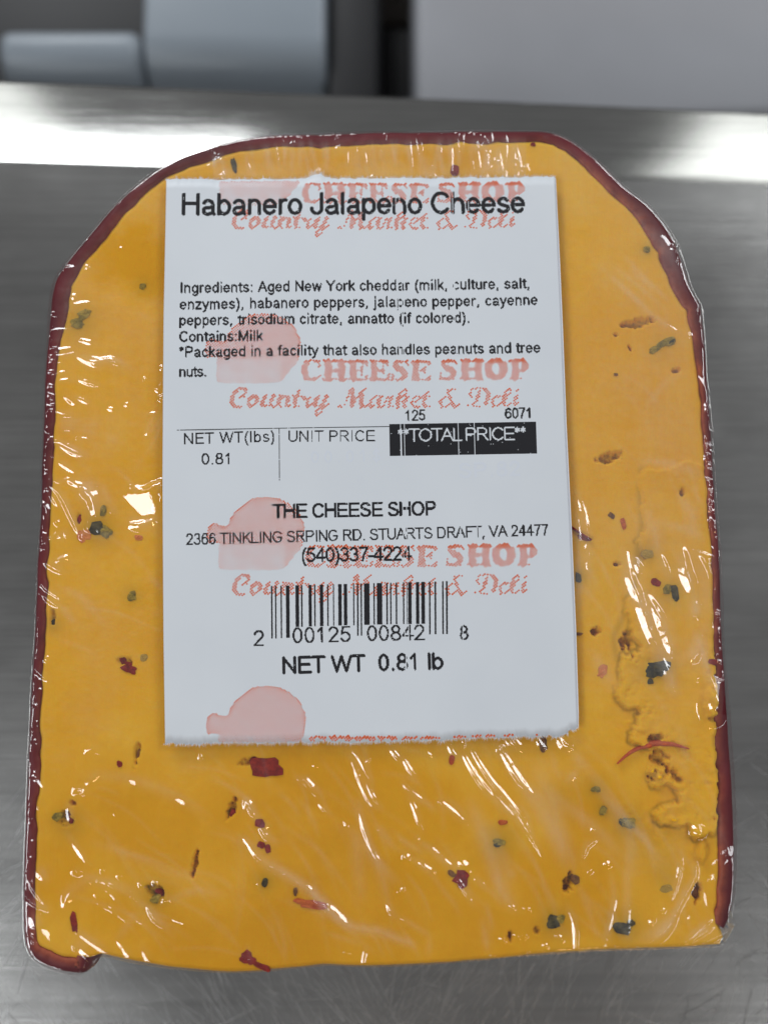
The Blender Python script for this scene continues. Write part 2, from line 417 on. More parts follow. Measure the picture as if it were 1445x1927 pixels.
def heightfield(name, poly, cell, hfun, mat_, parent, skirt, attrs=None):
    """a sheet over the outline with heights from hfun(px, py, distance to outline), closed down by a skirt"""
    x0, y0 = poly.min(0) - cell; x1, y1 = poly.max(0) + cell
    gx = np.arange(x0, x1 + cell, cell); gy = np.arange(y0, y1 + cell, cell)
    X, Y = np.meshgrid(gx, gy); ins = inside(X, Y, poly)
    c = ins[:-1, :-1] | ins[1:, :-1] | ins[:-1, 1:] | ins[1:, 1:]
    cc = inside((X[:-1, :-1] + cell / 2), (Y[:-1, :-1] + cell / 2), poly); c &= cc
    nx = len(gx); ids = np.arange(X.size).reshape(X.shape)
    Q = np.stack([ids[:-1, :-1][c], ids[1:, :-1][c], ids[1:, 1:][c], ids[:-1, 1:][c]], 1)
    use = np.unique(Q); re = np.full(X.size, -1); re[use] = np.arange(len(use)); Q = re[Q]
    x = X.ravel()[use]; y = Y.ravel()[use]
    # boundary vertices: on an edge used once
    E = np.concatenate([Q[:, [0, 1]], Q[:, [1, 2]], Q[:, [2, 3]], Q[:, [3, 0]]])
    key = np.sort(E, 1); kk = key[:, 0].astype(np.int64) * len(use) + key[:, 1]
    u, inv, cnt = np.unique(kk, return_inverse=True, return_counts=True)
    be = E[cnt[inv] == 1]
    bv = np.unique(be)
    _, qx, qy = nearest_on(x[bv], y[bv], poly); x[bv] = qx; y[bv] = qy
    d = np.full(x.shape, 1e3)
    d2, _, _ = nearest_on(x[::1], y[::1], poly[::2]) if len(poly) > 60 else nearest_on(x, y, poly)
    d2[bv] = 0
    h = hfun(x, y, d2)
    P = at(x, y, ZT); P[:, 2] = ZT + h
    V = [P]; n0 = len(P)
    SQ = []
    lookup = {int(v): k for k, v in enumerate(bv)}
    prev = {int(v): int(v) for v in bv}
    C0 = P[bv]; cur = bv; base = n0
    for (grow, z) in skirt:
        ring = C0.copy(); cen = np.array([0.0, 0.0]); ring[:, :2] *= (1 + grow); ring[:, 2] = z if z is not None else ring[:, 2]
        V.append(ring)
        nid = base + np.arange(len(bv)); mp = {int(bv[k]): int(nid[k]) for k in range(len(bv))}
        for a, b in be: SQ.append((prev[int(b)], prev[int(a)], mp[int(a)], mp[int(b)]))
        prev = mp; base += len(bv)
    V = np.concatenate(V); Qa = np.concatenate([Q, np.array(SQ, int).reshape(-1, 4)])
    o = quads(name, V, Qa, mat_, parent, smooth=True)
    me = o.data
    if len(me.vertices) == len(V) and attrs:
        for an, f in attrs.items():
            a = me.attributes.new(an, 'FLOAT', 'POINT'); vals = np.zeros(len(V), np.float32); vals[:n0] = f(x, y, d2)
            a.data.foreach_set('value', vals)
    return o

WET = [smooth_poly(p, 10, True) for p in (
  [(185,1470),(250,1462),(320,1480),(380,1515),(395,1560),(380,1620),(350,1660),(300,1640),(230,1625),(180,1590),(175,1520)],
  [(150,1680),(250,1660),(270,1720),(330,1760),(500,1720),(640,1750),(700,1790),(420,1815),(250,1790),(160,1740)],
  [(740,1640),(830,1620),(900,1680),(1000,1700),(1100,1650),(1180,1690),(1190,1720),(1120,1780),(760,1790),(720,1730)],
  [(480,1420),(640,1410),(800,1430),(880,1500),(900,1600),(760,1620),(640,1560),(520,1500)],
  [(620,275),(800,270),(900,290),(840,325),(560,325),(420,315),(450,280)],
  [(200,430),(300,400),(308,520),(240,560),(190,520)])]
def wetness(x, y):
    z = np.zeros(x.shape)
    for P in WET:
        dd, _, _ = nearest_on(x, y, P); s = np.where(inside(x, y, P), dd, -dd) + 40 * fbm(x, y, 60, 93, 5)
        z = np.maximum(z, 0.85 * np.clip(0.3 + s / 50, 0, 1))
    soft = np.clip((y - 1380) / 140, 0, 1) * (0.65 + 0.9 * fbm(x, y, 110, 94))
    return np.clip(np.maximum(z, soft) * (1 - 0.75 * np.clip((x - 1130) / 60, 0, 1)), 0, 1)

ch = thing('cheese_block', 'thick slab of orange-yellow pepper cheddar with burgundy wax rind lying on steel', 'cheese')
# holes: x, y, long radius, short radius, angle, depth in m
HOLES = [(1200,608,28,9,-12,.0016),(1145,862,30,9,-15,.0016),(1272,697,9,4,-20,.0012),(1120,1190,9,9,0,.0022),(1178,1205,11,24,5,.0018),(1283,928,4,9,0,.0014),
 (1070,1660,9,20,15,.0018),(1312,1680,10,18,10,.0026),(367,1625,5,30,12,.0015),(436,1524,8,22,20,.0015),(125,1540,14,15,20,.0012),(292,1678,18,11,30,.0012),(960,1762,6,12,10,.001),
 (465,1432,20,7,-15,.0010),(1010,1750,6,8,0,.0008),(235,1245,16,10,-20,.0006),(137,1512,8,5,0,.001),(1230,1390,14,9,-15,.0016),(1340,1350,10,8,0,.001),(1160,1062,12,4,0,.0009),(1185,655,8,3,60,.0009),
 (1240,1425,16,14,0,.0014),(1265,1455,10,24,-35,.0014),(1225,1460,7,16,10,.0012),(150,975,5,12,20,.0008),(258,1420,5,24,8,.0008),(100,1160,5,14,0,.0007),(1158,630,6,3,0,.0008)]
STEP = smooth_poly([(1330,870),(1290,868),(1240,878),(1206,884),(1203,930),(1210,985),(1199,1010),(1206,1050),(1194,1100),(1178,1130),(1176,1160),(1188,1185),(1200,1210),(1190,1240),(1170,1232),(1158,1262),(1168,1290),(1155,1308),
   (1175,1335),(1197,1340),(1192,1365),(1180,1390),(1205,1405),(1230,1402),(1240,1430),(1222,1455),(1232,1490),(1262,1480),(1275,1505),(1240,1520),(1235,1552),(1290,1556),(1302,1580),(1330,1560),(1352,1540),(1352,1200),(1340,900)], 3, True)
STEP[:, 0] += 9 * fbm(STEP[:, 0], STEP[:, 1], 8, 151, 3) * (STEP[:, 1] > 950); STEP[:, 1] += 9 * fbm(STEP[:, 0], STEP[:, 1], 8, 156, 3) * (STEP[:, 1] > 950)
STEP[:, 0] += 10 * fbm(STEP[:, 0], STEP[:, 1], 30, 51, 5); STEP[:, 1] += 10 * fbm(STEP[:, 0], STEP[:, 1], 30, 56, 5)
LUMPS = [(1335,1322,20,28,.0022),(1308,1562,14,12,.0014),(1318,1600,9,22,.0010),(1232,1452,16,14,.0014),(1205,1370,12,10,.0008),(1180,1300,20,26,.0006),(1262,1540,16,10,.0010),(1345,1290,10,10,.0015),(1352,1380,8,12,.001)]
CLEFT = smooth_poly([(1206,884),(1203,930),(1207,985),(1199,1040),(1200,1080),(1190,1120),(1168,1170),(1155,1200),(1160,1240)], 6)
def cheese_h(x, y, d):
    h = 0.00022 * fbm(x, y, 120, 61) + 0.00005 * fbm(x, y, 16, 62)
    ds, _, _ = nearest_on(x, y, STEP); s = np.where(inside(x, y, STEP), ds, -ds)
    low = np.clip((y - 1120) / 120, 0, 1); st = np.clip(s / 4, 0, 1); h = h + (0.0004 + 0.00045 * low) * st * np.exp(-np.clip(s - 4, 0, None) / 60) + 0.0003 * fbm(x, y, 20, 63, 4) * np.exp(-np.abs(s) / 22) * (0.3 + 0.7 * low)
    dc, _, _ = nearest_on(x, y, CLEFT, False); h = h - 0.0012 * np.exp(-((dc / 9.0) ** 2)) * np.where(s < 2, 1, 0.2)
    tr = np.clip(0.55 + 1.6 * fbm(x, y, 40, 68), 0, 1); h = h - 0.0014 * tr * np.exp(-((s + 3.5) / 3.2) ** 2) - 0.0004 * np.clip(fbm(x, y, 11, 69) - 0.18, 0, 1) * 2.5 * np.exp(-np.abs(s) / 30) * low
    for (cx, cy, rx, ry, hh) in LUMPS:
        q = ((x - cx) / rx) ** 2 + ((y - cy) / ry) ** 2 + 0.9 * fbm(x, y, 12, 64)
        h = np.maximum(h, hh * np.clip(1 - q, 0, 1) ** 0.5 + 0.00015 * fbm(x, y, 7, 65) * (q < 1.1))
    for (cx, cy, rx, ry, an, dp) in HOLES:
        m = (abs(x - cx) < 50) & (abs(y - cy) < 50)
        a = R(an); u = (x[m] - cx) * cos(a) + (y[m] - cy) * sin(a); v = -(x[m] - cx) * sin(a) + (y[m] - cy) * cos(a)
        q = (u / rx) ** 2 + (v / ry) ** 2 + 1.3 * fbm(x[m], y[m], 9, 66)
        h[m] -= dp * np.clip((1.15 - q) * 1.6, 0, 1) * (0.75 + 0.5 * fbm(x[m], y[m], 6, 67))
    rg = 1 - 2 * np.abs(fbm(x, y, 17, 161, 3)); h = h + 0.0002 * np.clip(rg - 0.55, 0, 1) * low * np.exp(-np.abs(s - 12) / 22)
    h -= 0.0006 * np.clip(1 - d / 10, 0, 1) ** 2                 # broken edge
    return h
def cheese_raw(x, y, d):
    ds, _, _ = nearest_on(x, y, STEP); s = np.where(inside(x, y, STEP), ds, -ds)
    return np.clip(np.exp(-np.abs(s - 3) / 5) * 0.9 * (y > 1180) * (0.5 + fbm(x, y, 10, 97)) + 0.5 * (s > 2) * (y > 1200) * (fbm(x, y, 60, 98) > -0.1), 0, 1)
def cheese_shade_stain(x, y, d):  # dark tone: browner holes, painted crevice shade, stain around the peppers
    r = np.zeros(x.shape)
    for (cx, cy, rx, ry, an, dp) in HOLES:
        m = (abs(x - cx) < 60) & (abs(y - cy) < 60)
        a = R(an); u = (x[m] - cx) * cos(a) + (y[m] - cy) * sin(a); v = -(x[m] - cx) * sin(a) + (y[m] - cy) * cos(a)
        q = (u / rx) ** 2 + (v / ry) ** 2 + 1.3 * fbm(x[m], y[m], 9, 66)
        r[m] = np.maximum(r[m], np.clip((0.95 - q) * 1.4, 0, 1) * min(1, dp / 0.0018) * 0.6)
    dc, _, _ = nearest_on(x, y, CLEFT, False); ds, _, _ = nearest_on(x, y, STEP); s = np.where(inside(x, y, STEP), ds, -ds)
    r = np.maximum(r, 0.35 * np.exp(-((dc / 7.0) ** 2)) * (s < 0)); r = np.maximum(r, 0.75 * np.exp(-((s + 3) / 3.0) ** 2) * (y > 1000) * np.clip(0.55 + 1.2 * fbm(x, y, 30, 95), 0, 1))  # shade painted along the cleft and the foot of the step
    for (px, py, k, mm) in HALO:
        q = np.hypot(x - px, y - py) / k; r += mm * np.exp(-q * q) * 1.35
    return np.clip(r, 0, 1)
HALO = [(183,993,34,.35),(1235,1262,34,.25),(1175,1745,36,.3),(1042,1735,34,.3),(1180,1550,34,.3),(1262,1115,26,.3),(150,605,36,.28),(250,1120,22,.22),(100,1175,18,.3),(940,1585,34,.28),(1120,1485,22,.25),
        (1135,1525,18,.25),(500,1660,22,.3),(130,1550,30,.28),(292,1685,30,.3),(1245,652,30,.1),(1215,1040,24,.25),(270,540,24,.2),(1090,1085,18,.3),(1250,1650,26,.14),(1215,470,18,.2),(1055,1500,30,.1),(1240,1600,50,.1)]
heightfield('cheese_body', CHEESE, 2.5, cheese_h, M_cheese, ch, [(0.004, ZT - 0.003), (0.003, 0.012), (0.0, 0.0004)], {'raw': cheese_raw, 'shade_stain': cheese_shade_stain, 'wet': lambda x, y, d: wetness(x, y)})

# wax rind: a bead with a rounded shoulder, swept along the outer edge
V = []; Q = []; raw = []
nst = len(RS)
for k in range(nst):
    o2 = RS[k, :2]; i2 = inner[k]; wv = wid[k]
    t = k / (nst - 1); endf = min(1, min(k, nst - 1 - k) / 2.0 + 0.35)
    PO = at(o2[0], o2[1], ZT); PI_ = at(i2[0], i2[1], ZT); inw = (PI_ - PO); Wm = np.linalg.norm(inw[:2]); inw = inw / Wm
    j = 0.0003 * float(fbm(np.array([o2[0]]), np.array([o2[1]]), 40, 71)[0])
    j2 = 0.0003 * float(fbm(np.array([o2[0]]), np.array([o2[1]]), 15, 72)[0])
    prof = [(0.10, 0.0003), (0.02, 0.0008), (0.0, 0.010), (0.0, 0.020), (0.0, ZT - 0.0042), (0.02, ZT - 0.0022), (0.09, ZT - 0.0010), (0.22, ZT - 0.0002), (0.45, ZT + 0.00015 + j), (0.72, ZT + 0.00012 + j + j2), (0.92, ZT + 0.0001 + j2), (1.0, ZT - 0.0004), (1.0, ZT - 0.004), (1.0, 0.0003)]
    for q, (f, z) in enumerate(prof):
        p = PO + inw * Wm * f; p = p + inw * (0.0002 * sin(z * 500 + o2[1] * 0.02)) * (1 if 0.003 < z < 0.025 and f < .05 else 0)
        V.append((p[0], p[1], z)); raw.append(max(0, (f - 0.55) / 0.45) if 0.4 < f and z > 0.02 else 0.0)
npf = len(prof)
raw = np.array(raw, np.float32)
side = np.array([1.0 if (RS[k, 0] > 1100 or (RS[k, 1] > 1690)) else 0.35 for k in range(nst)]); raw *= np.repeat(side, npf).astype(np.float32)
for k in range(nst - 1):
    for q in range(npf): Q.append((k * npf + q, k * npf + (q + 1) % npf, (k + 1) * npf + (q + 1) % npf, (k + 1) * npf + q))
me_r = quads('wax_rind', np.array(V), np.array(Q), M_wax, ch, smooth=True)
a = me_r.data.attributes.new('raw', 'FLOAT', 'POINT'); a.data.foreach_set('value', raw)
# end caps of the rind
for nm, k, flip in (('rind_end', 0, False), ('rind_end', nst - 1, True)):
    vs = [V[k * npf + q] for q in range(npf)]; c = np.mean(vs, 0); dv = (np.array(V[k * npf + 4]) - np.array(V[(k + (1 if k == 0 else -1)) * npf + 4])) * 0.25
    ring2 = [tuple(np.array(v) * 0.55 + c * 0.45 + dv * 1.2 + np.array([random.gauss(0, .00025), random.gauss(0, .00025), 0])) for v in vs]
    cc = tuple(c + dv * 1.6)
    vv = vs + ring2 + [cc]; ff = [(q, (q + 1) % npf, npf + (q + 1) % npf, npf + q) for q in range(npf)] + [(npf + q, npf + (q + 1) % npf, 2 * npf) for q in range(npf)]
    mesh(nm, vv, ff, M_wax, ch, smooth=True)

# pepper pieces: irregular chips sunk in the face
def chip(name, px, py, rx, ry, an, mat_, lift=0.0003, thick=0.0016, seed=0, jag=0.22):
    r_ = random.Random(seed); n = 11 if max(rx, ry) < 14 else 16; V = []; F_ = []
    rad = [1 + jag * (r_.random() - 0.5) * 2 * (0.6 + 0.4 * (k % 2)) for k in range(n)]
    rad = [(rad[k] * 4 + rad[k - 1] + rad[(k + 1) % n]) / 6 for k in range(n)]
    a0 = R(an)
    for (s, z) in ((0.93, -thick), (1.0, -thick * 0.3), (0.92, lift * 0.6), (0.62, lift), (0.3, lift * 1.15)):
        for k in range(n):
            a = 2 * pi * k / n; cx = abs(cos(a)) ** 0.75 * (1 if cos(a) > 0 else -1); sy = abs(sin(a)) ** 0.75 * (1 if sin(a) > 0 else -1)
            u = rx * s * rad[k] * cx; v = ry * s * rad[k] * sy
            p = at(px + u * cos(a0) - v * sin(a0), py + u * sin(a0) + v * cos(a0), ZT)
            V.append((p[0], p[1], ZT + z + (r_.random() - 0.5) * 0.00014))
    p = at(px, py, ZT); V.append((p[0], p[1], ZT + lift * 1.1)); V.append((p[0], p[1], ZT - thick))
    for l in range(4):
        for k in range(n): F_.append((l * n + k, l * n + (k + 1) % n, (l + 1) * n + (k + 1) % n, (l + 1) * n + k))
    for k in range(n): F_.append((4 * n + k, 4 * n + (k + 1) % n, 5 * n)); F_.append(((k + 1) % n, k, 5 * n + 1))
    # float the chip on the real surface (holes and steps)
    hh = float(cheese_h(np.array([float(px)]), np.array([float(py)]), np.array([99.0]))[0]) if True else 0
    V = [(a, b, c + max(hh, -0.0011)) for a, b, c in V]
    return mesh(name, V, F_, mat_, ch, smooth=False)
CHIPS = [('red',500,1445,31,20,3,M_red),('red',243,1257,15,10,25,M_red),('red',230,1240,6,14,-18,M_red),('red',868,1655,16,17,20,M_red),('red',850,1645,9,6,30,M_brownp),
 ('red',585,1700,30,8,8,M_orange),('red',489,1550,9,9,0,M_red),('red',492,1590,10,8,20,M_red),('red',504,1597,6,9,0,M_red),('red',140,1735,7,21,-8,M_red),('red',466,1803,17,11,35,M_red),('red',492,1818,20,6,25,M_red),
 ('red',437,1534,6,9,20,M_red),('red',1232,1095,12,7,25,M_red),('red',1172,985,5,11,-10,M_orange),('red',1132,1265,9,13,20,M_pink),('red',856,320,9,13,5,M_red),('red',151,973,5,12,20,M_red),
 ('red',1021,1403,8,15,-15,M_brownp),('red',260,1425,4,20,5,M_brownp),('red',226,1437,5,6,0,M_red),('red',1003,272,5,4,0,M_red),('red',130,1545,6,14,-20,M_red),('red',298,1680,9,7,30,M_red),
 ('red',158,1008,13,12,0,M_pink),('red',1150,970,7,5,30,M_brownp),('red',1098,1013,14,4,20,M_red),('red',1058,735,3,10,0,M_pink),('red',330,1030,8,6,0,M_pink),('red',262,1012,9,6,0,M_pink),
 ('red',945,1548,10,5,0,M_orange),('red',1088,1193,10,3,5,M_brownp),('red',850,1430,6,9,0,M_orange),('red',1338,1245,8,6,15,M_red),('red',205,425,12,6,-50,M_red),('red',597,380,4,4,0,M_orange),
 ('green',183,992,13,12,0,M_dark),('green',200,1000,14,10,30,M_green),('green',1228,1262,21,15,0,M_dark),('green',1248,1253,13,12,30,M_dark),('green',1222,1282,6,6,0,M_dark),('green',1172,1747,20,10,8,M_dark),('green',1188,1737,8,9,20,M_dark),
 ('green',1041,1735,15,12,10,M_dark),('green',1052,1728,10,9,10,M_green),('green',1180,1550,18,12,8,M_green),('green',1172,1547,9,7,8,M_dark),('green',1268,1118,8,17,-18,M_dark),('green',1254,1110,9,9,0,M_green),('green',1255,645,21,8,-22,M_green),('green',1231,658,14,6,-28,M_green),('green',1262,643,10,5,-22,M_dark),
 ('green',147,608,14,10,10,M_green),('green',158,592,14,8,-40,M_green),('green',441,312,5,14,-12,M_dark),('green',249,1122,8,9,0,M_green),('green',100,1172,5,9,10,M_dark),('green',940,1585,13,7,5,M_green),('green',935,1590,8,4,5,M_dark),
 ('green',1120,1485,9,6,0,M_green),('green',1134,1526,7,9,30,M_green),('green',499,1660,6,10,15,M_dark),('green',108,1537,8,9,20,M_green),('green',292,1692,10,8,0,M_green),('green',1083,1655,7,9,0,M_brownp),('green',1064,1675,8,7,0,M_brownp),
 ('green',1312,1684,6,11,0,M_brownp),('green',1088,1086,6,10,0,M_dark),('green',1215,1042,11,8,0,M_pale),('green',270,540,6,6,0,M_green),('green',195,962,6,12,10,M_green),('green',1255,1670,12,9,0,M_pale),('green',1216,470,7,6,0,M_green),
('green',1160,1062,8,4,10,M_brownp),('green',278,1672,6,6,0,M_green),('green',272,1238,8,7,0,M_pale),('green',1158,705,4,3,0,M_brownp),('green',556,1678,4,9,0,M_brownp),('green',960,1762,5,9,0,M_brownp),]
for k, (kd, px, py, rx, ry, an, mm) in enumerate(CHIPS):
    nm = 'red_pepper_piece' if mm in (M_red, M_orange, M_pink) else 'jalapeno_piece'
    chip(nm, px, py, rx, ry, an, mm, seed=k, lift=0.00008 if mm in (M_pale, M_pink) else 0.00018, jag=0.55 if min(rx, ry) > 7 else 0.4)
def strand(name, pts, mat_, h=0.0006):
    P = smooth_poly(pts, 5); d = np.gradient(P[:, :2], axis=0); d /= np.linalg.norm(d, axis=1)[:, None]; n = np.stack([-d[:, 1], d[:, 0]], 1)
    V = []; Q = []
    hs = cheese_h(P[:, 0].copy(), P[:, 1].copy(), np.full(len(P), 99.0))
    for k in range(len(P)):
        for f, z in ((-1, -0.0003), (-0.6, h * 0.7), (0, h), (0.6, h * 0.7), (1, -0.0003)):
            q = P[k, :2] + n[k] * f * P[k, 2]; w_ = at(q[0], q[1], ZT); V.append((w_[0], w_[1], ZT + z + max(0, hs[k]) * 0.8))
    for k in range(len(P) - 1):
        for q in range(4): Q.append((k * 5 + q, (k + 1) * 5 + q, (k + 1) * 5 + q + 1, k * 5 + q + 1))
    return quads(name, V, Q, mat_, ch, smooth=True)
M_strand = speck('strand_pepper', (0.50, 0.075, 0.03), (0.58, 0.13, 0.05))
strand('red_pepper_strand', [(1160,1437,1),(1182,1418,3.5),(1205,1406,5),(1232,1399,6.5),(1262,1400,5),(1293,1408,1.5)], M_strand)
strand('red_pepper_strand', [(1074,992,3),(1092,1004,2.5),(1112,1016,2)], M_red)

# ------------------------------------------------------------------ cling film
FILM = np.concatenate([smooth_poly([(p[0], p[1]) for p in (RS[:, :2] - NR * 0.6)[3:-2:3]], 8),
    smooth_poly([(1385,1745),(1372,1768),(1358,1784),(1300,1787),(1180,1791),(1080,1796),(1000,1802),(850,1816),(700,1823),(620,1821),(560,1826),(440,1835),(330,1828),(250,1817),(205,1806),(178,1806),(168,1828),(140,1840)], 8)])
W = []                                                  # wrinkles: (points px, sigma px, height in m, haze)
def G(ox, oy, s, items):
    for it in items:
        pts, sg, hh, hz = it; sg = sg * 1.35
        slope = min(0.56, 0.34 + 0.09 * hh) if hh >= 1.2 else 0.20 * hh
        W.append(([(ox + p[0] / s, oy + p[1] / s) for p in pts], sg, slope * 2.1 * sg * 7.7e-5 / 1.15, hz))
G(440, 1350, 2.779, [
 ([(330,320),(380,325),(440,405)],3,2.0,.1),([(440,435),(480,480),(530,520)],2,1.2,.05),([(580,535),(600,570)],2.4,1.4,0),([(615,205),(650,300),(700,420),(740,465),(770,465)],2.2,1.6,.1),
 ([(600,145),(660,215),(700,300),(730,325)],2,1.2,.08),([(690,330),(730,410),(770,460)],2,1.4,.08),([(815,155),(870,225)],2.5,1.5,.1),([(880,200),(920,270),(960,320)],2.3,1.6,.1),
 ([(880,335),(930,390),(1060,485)],2.2,1.5,.15),([(1060,425),(1130,480),(1215,555)],2.6,2.0,.1),([(910,415),(940,460),(985,590)],2.4,1.3,.1),([(650,440),(690,600),(740,720),(830,850)],2.5,1.2,.2),
 ([(1115,115),(1140,180),(1180,215)],2.2,1.5,.1),([(1190,165),(1230,250),(1320,380),(1445,510)],2.6,2.2,.1),([(1220,130),(1290,250),(1380,380),(1445,470)],2.2,1.8,.1),([(1190,110),(1205,130),(1190,160)],2,1.3,0),
 ([(970,655),(1040,690),(1090,740),(1170,800)],2.6,1.7,.15),([(860,625),(930,670),(990,710)],2.2,1.2,.12),([(965,740),(1000,780),(1050,805)],2.6,1.8,.1),([(885,710),(915,745)],3.4,1.9,0),([(1175,740),(1230,800)],3.6,2.2,0),
 ([(1120,800),(1180,860),(1240,960)],2.2,1.3,.1),([(800,965),(850,1050)],2.6,1.5,.1),([(870,1040),(950,1090),(1020,1135)],2.2,1.4,.12),
 ([(60,630),(150,740),(300,830),(400,900),(500,990),(600,1080),(680,1105),(780,1120),(930,1180)],3.4,1.6,.3),([(400,905),(500,1010),(600,1085)],2.0,1.4,.2),([(60,480),(75,430),(110,510)],3,1.8,.1),([(190,555),(150,580),(190,630),(250,655)],2.8,2.0,.1),
 ([(780,1130),(920,1180)],2,1.4,.1),([(480,1120),(600,1160),(655,1180)],2,.9,.1),([(1020,1135),(1025,1300)],2,1.0,.1),([(1295,1060),(1310,1130),(1335,1285)],2.4,1.1,.15),([(690,1200),(675,1290)],2,1.2,.1),
 ([(870,150),(1040,205)],2,1.0,.05),([(990,175),(1040,205)],2,1.4,0),([(1240,450),(1330,680),(1400,880),(1445,960)],5,1.0,.22),([(560,560),(630,620),(660,850),(665,960)],4,.8,.12),([(700,215),(710,225)],3,1.6,0),([(870,890),(880,905)],4,1.7,0),
 ([(1250,830),(1320,885)],2.4,1.4,.1),([(750,560),(830,670)],3,1.0,.15),([(950,610),(965,640)],3,1,.05),([(415,245),(445,255)],2,1.2,0),([(570,1220),(610,1225)],2,1.2,0),([(795,1185),(800,1215)],2,1,0),([(890,1130),(940,1190)],2,1,.05),([(1320,960),(1350,1110)],2,1,.08),([(640,600),(760,800),(800,960)],4,.7,.1)])
G(925, 1350, 2.779, [
 ([(0,325),(120,480),(200,610),(260,720)],2.6,2.1,.1),([(0,390),(150,560),(190,600)],2.3,1.9,.1),([(35,140),(60,190),(140,320),(240,440)],3.2,1.6,.2),([(35,145),(55,180)],4,2.0,.1),([(60,100),(120,160),(165,175)],2.4,1.6,.05),([(100,100),(160,165)],2.4,1.5,.05),
 ([(230,95),(250,140),(285,165)],2.4,1.5,.05),([(340,95),(370,150),(410,155),(420,135)],3,2.2,.05),([(310,180),(350,330)],2.6,1.1,.1),([(420,180),(480,260)],3.6,1.1,.15),([(470,730),(490,670),(540,635)],2.6,1.5,.1),([(515,570),(530,580)],3,1.4,0),
 ([(580,745),(615,775)],2.8,1.8,0),([(490,800),(520,800)],2.4,1.3,0),([(615,810),(635,930),(620,1030),(570,1230)],2.4,1.0,.15),([(710,640),(700,900),(705,1220)],3,.9,.15),([(445,855),(500,1000),(550,1150)],2.2,1.1,.1),([(395,985),(430,1080),(435,1250)],2.4,1.4,.12),
 ([(985,680),(960,850),(930,940)],2.2,1.2,.1),([(1045,740),(1050,820),(1000,920),(930,1050),(850,1150)],2.8,1.4,.2),([(160,985),(200,1005)],2.6,1.8,0),([(90,975),(120,1000)],2.2,1.3,0),([(110,1125),(150,1145)],2.6,1.7,0),([(150,1130),(185,1145)],2.6,1.5,0),([(160,1228),(190,1228)],2,1.3,0),
 ([(40,1140),(70,1170)],2.4,1.4,0),([(265,1175),(290,1200)],2.4,1.4,0),([(330,1125),(370,1165)],2.4,1.4,0),([(740,1210),(820,1160),(900,1090),(940,1030)],6,2.0,.3),([(950,1200),(1020,1150),(1140,1050)],2.6,1.4,.2),([(1000,1190),(1080,1130),(1150,1090)],2.6,1.4,.25),
 ([(1020,1200),(1120,1160),(1230,1110)],3,1.4,.2),([(320,400),(560,600),(660,720)],4,.9,.16),([(600,480),(700,620),(740,800)],4,.8,.12),([(240,260),(330,520),(400,760)],6,.8,.2),([(140,330),(290,560),(380,740)],5,.7,.15),([(830,1020),(830,1080)],3,1.3,0),([(880,990),(890,1010)],2.4,1.2,0),([(780,1060),(790,1130)],2.4,1.1,0),
 ([(400,290),(430,320)],5,1,.2),([(90,790),(120,835)],3,.9,.1),([(480,250),(640,460),(780,620),(850,740)],3,.6,.14),([(0,800),(60,930),(120,1000)],3,.8,.12),([(0,560),(60,720),(100,860)],3,.8,.1),([(540,380),(760,600),(900,760)],2.5,.5,.12)])
G(0, 1350, 2.779, [
 ([(455,180),(500,155),(545,180)],3.4,1.8,.05),([(385,395),(400,370),(455,370),(440,390),(390,400)],2.2,1.5,.05),([(460,350),(500,310),(535,285)],2.6,1.6,.05),([(370,540),(372,440)],3,1.0,.12),([(120,895),(170,950),(260,1000)],2.4,1.8,.1),([(140,920),(200,975),(270,990)],2.2,1.6,.1),
 ([(345,970),(370,920),(420,880),(480,845)],5,2.6,.1),([(390,805),(440,795)],3.6,1.9,.05),([(780,990),(810,1040),(860,1090)],2.6,1.9,.1),([(390,1190),(415,1210)],2.4,1.6,0),([(860,960),(895,945)],3,1.7,0),([(625,820),(645,825)],3,1.7,0),([(540,790),(550,800)],2.6,1.4,0),
 ([(810,870),(825,835)],2.4,1.2,0),([(1280,460),(1300,440),(1330,510)],3,2.0,.1),([(1050,205),(1062,200)],3.2,2.0,0),([(160,850),(182,850)],2.6,1.6,0),([(165,870),(250,980)],2.2,1.2,.05),([(620,1160),(720,1010)],3,.6,.1),([(205,468),(215,468)],2,1.2,0),([(190,280),(245,380)],2,.8,.05),
 ([(150,190),(165,230)],3.4,1.5,.05),([(200,830),(255,800)],5,1.0,.16),([(500,650),(760,740),(950,850)],3,.6,.1),([(450,300),(700,320),(950,420),(1060,500)],4,.5,.1),([(430,820),(600,860),(740,920)],3,.7,.12),([(400,1170),(480,1240),(640,1300)],4,1,.2),([(400,1110),(620,1260),(680,1300)],3,.8,.2),
 ([(185,1010),(190,1100)],4,.9,.2),([(170,1120),(205,1130)],2.6,1.1,.05),([(550,1240),(640,1290)],3,1,.15),([(650,1200),(700,1260)],3,.8,.1),([(750,1200),(800,1290)],3,.8,.1),([(350,590),(470,760)],2.6,.5,.08),([(620,1160),(660,1210)],2,1,0),([(735,860),(765,885)],2.6,1.3,0),([(890,950),(1040,900),(1160,930)],3,.6,.12)])
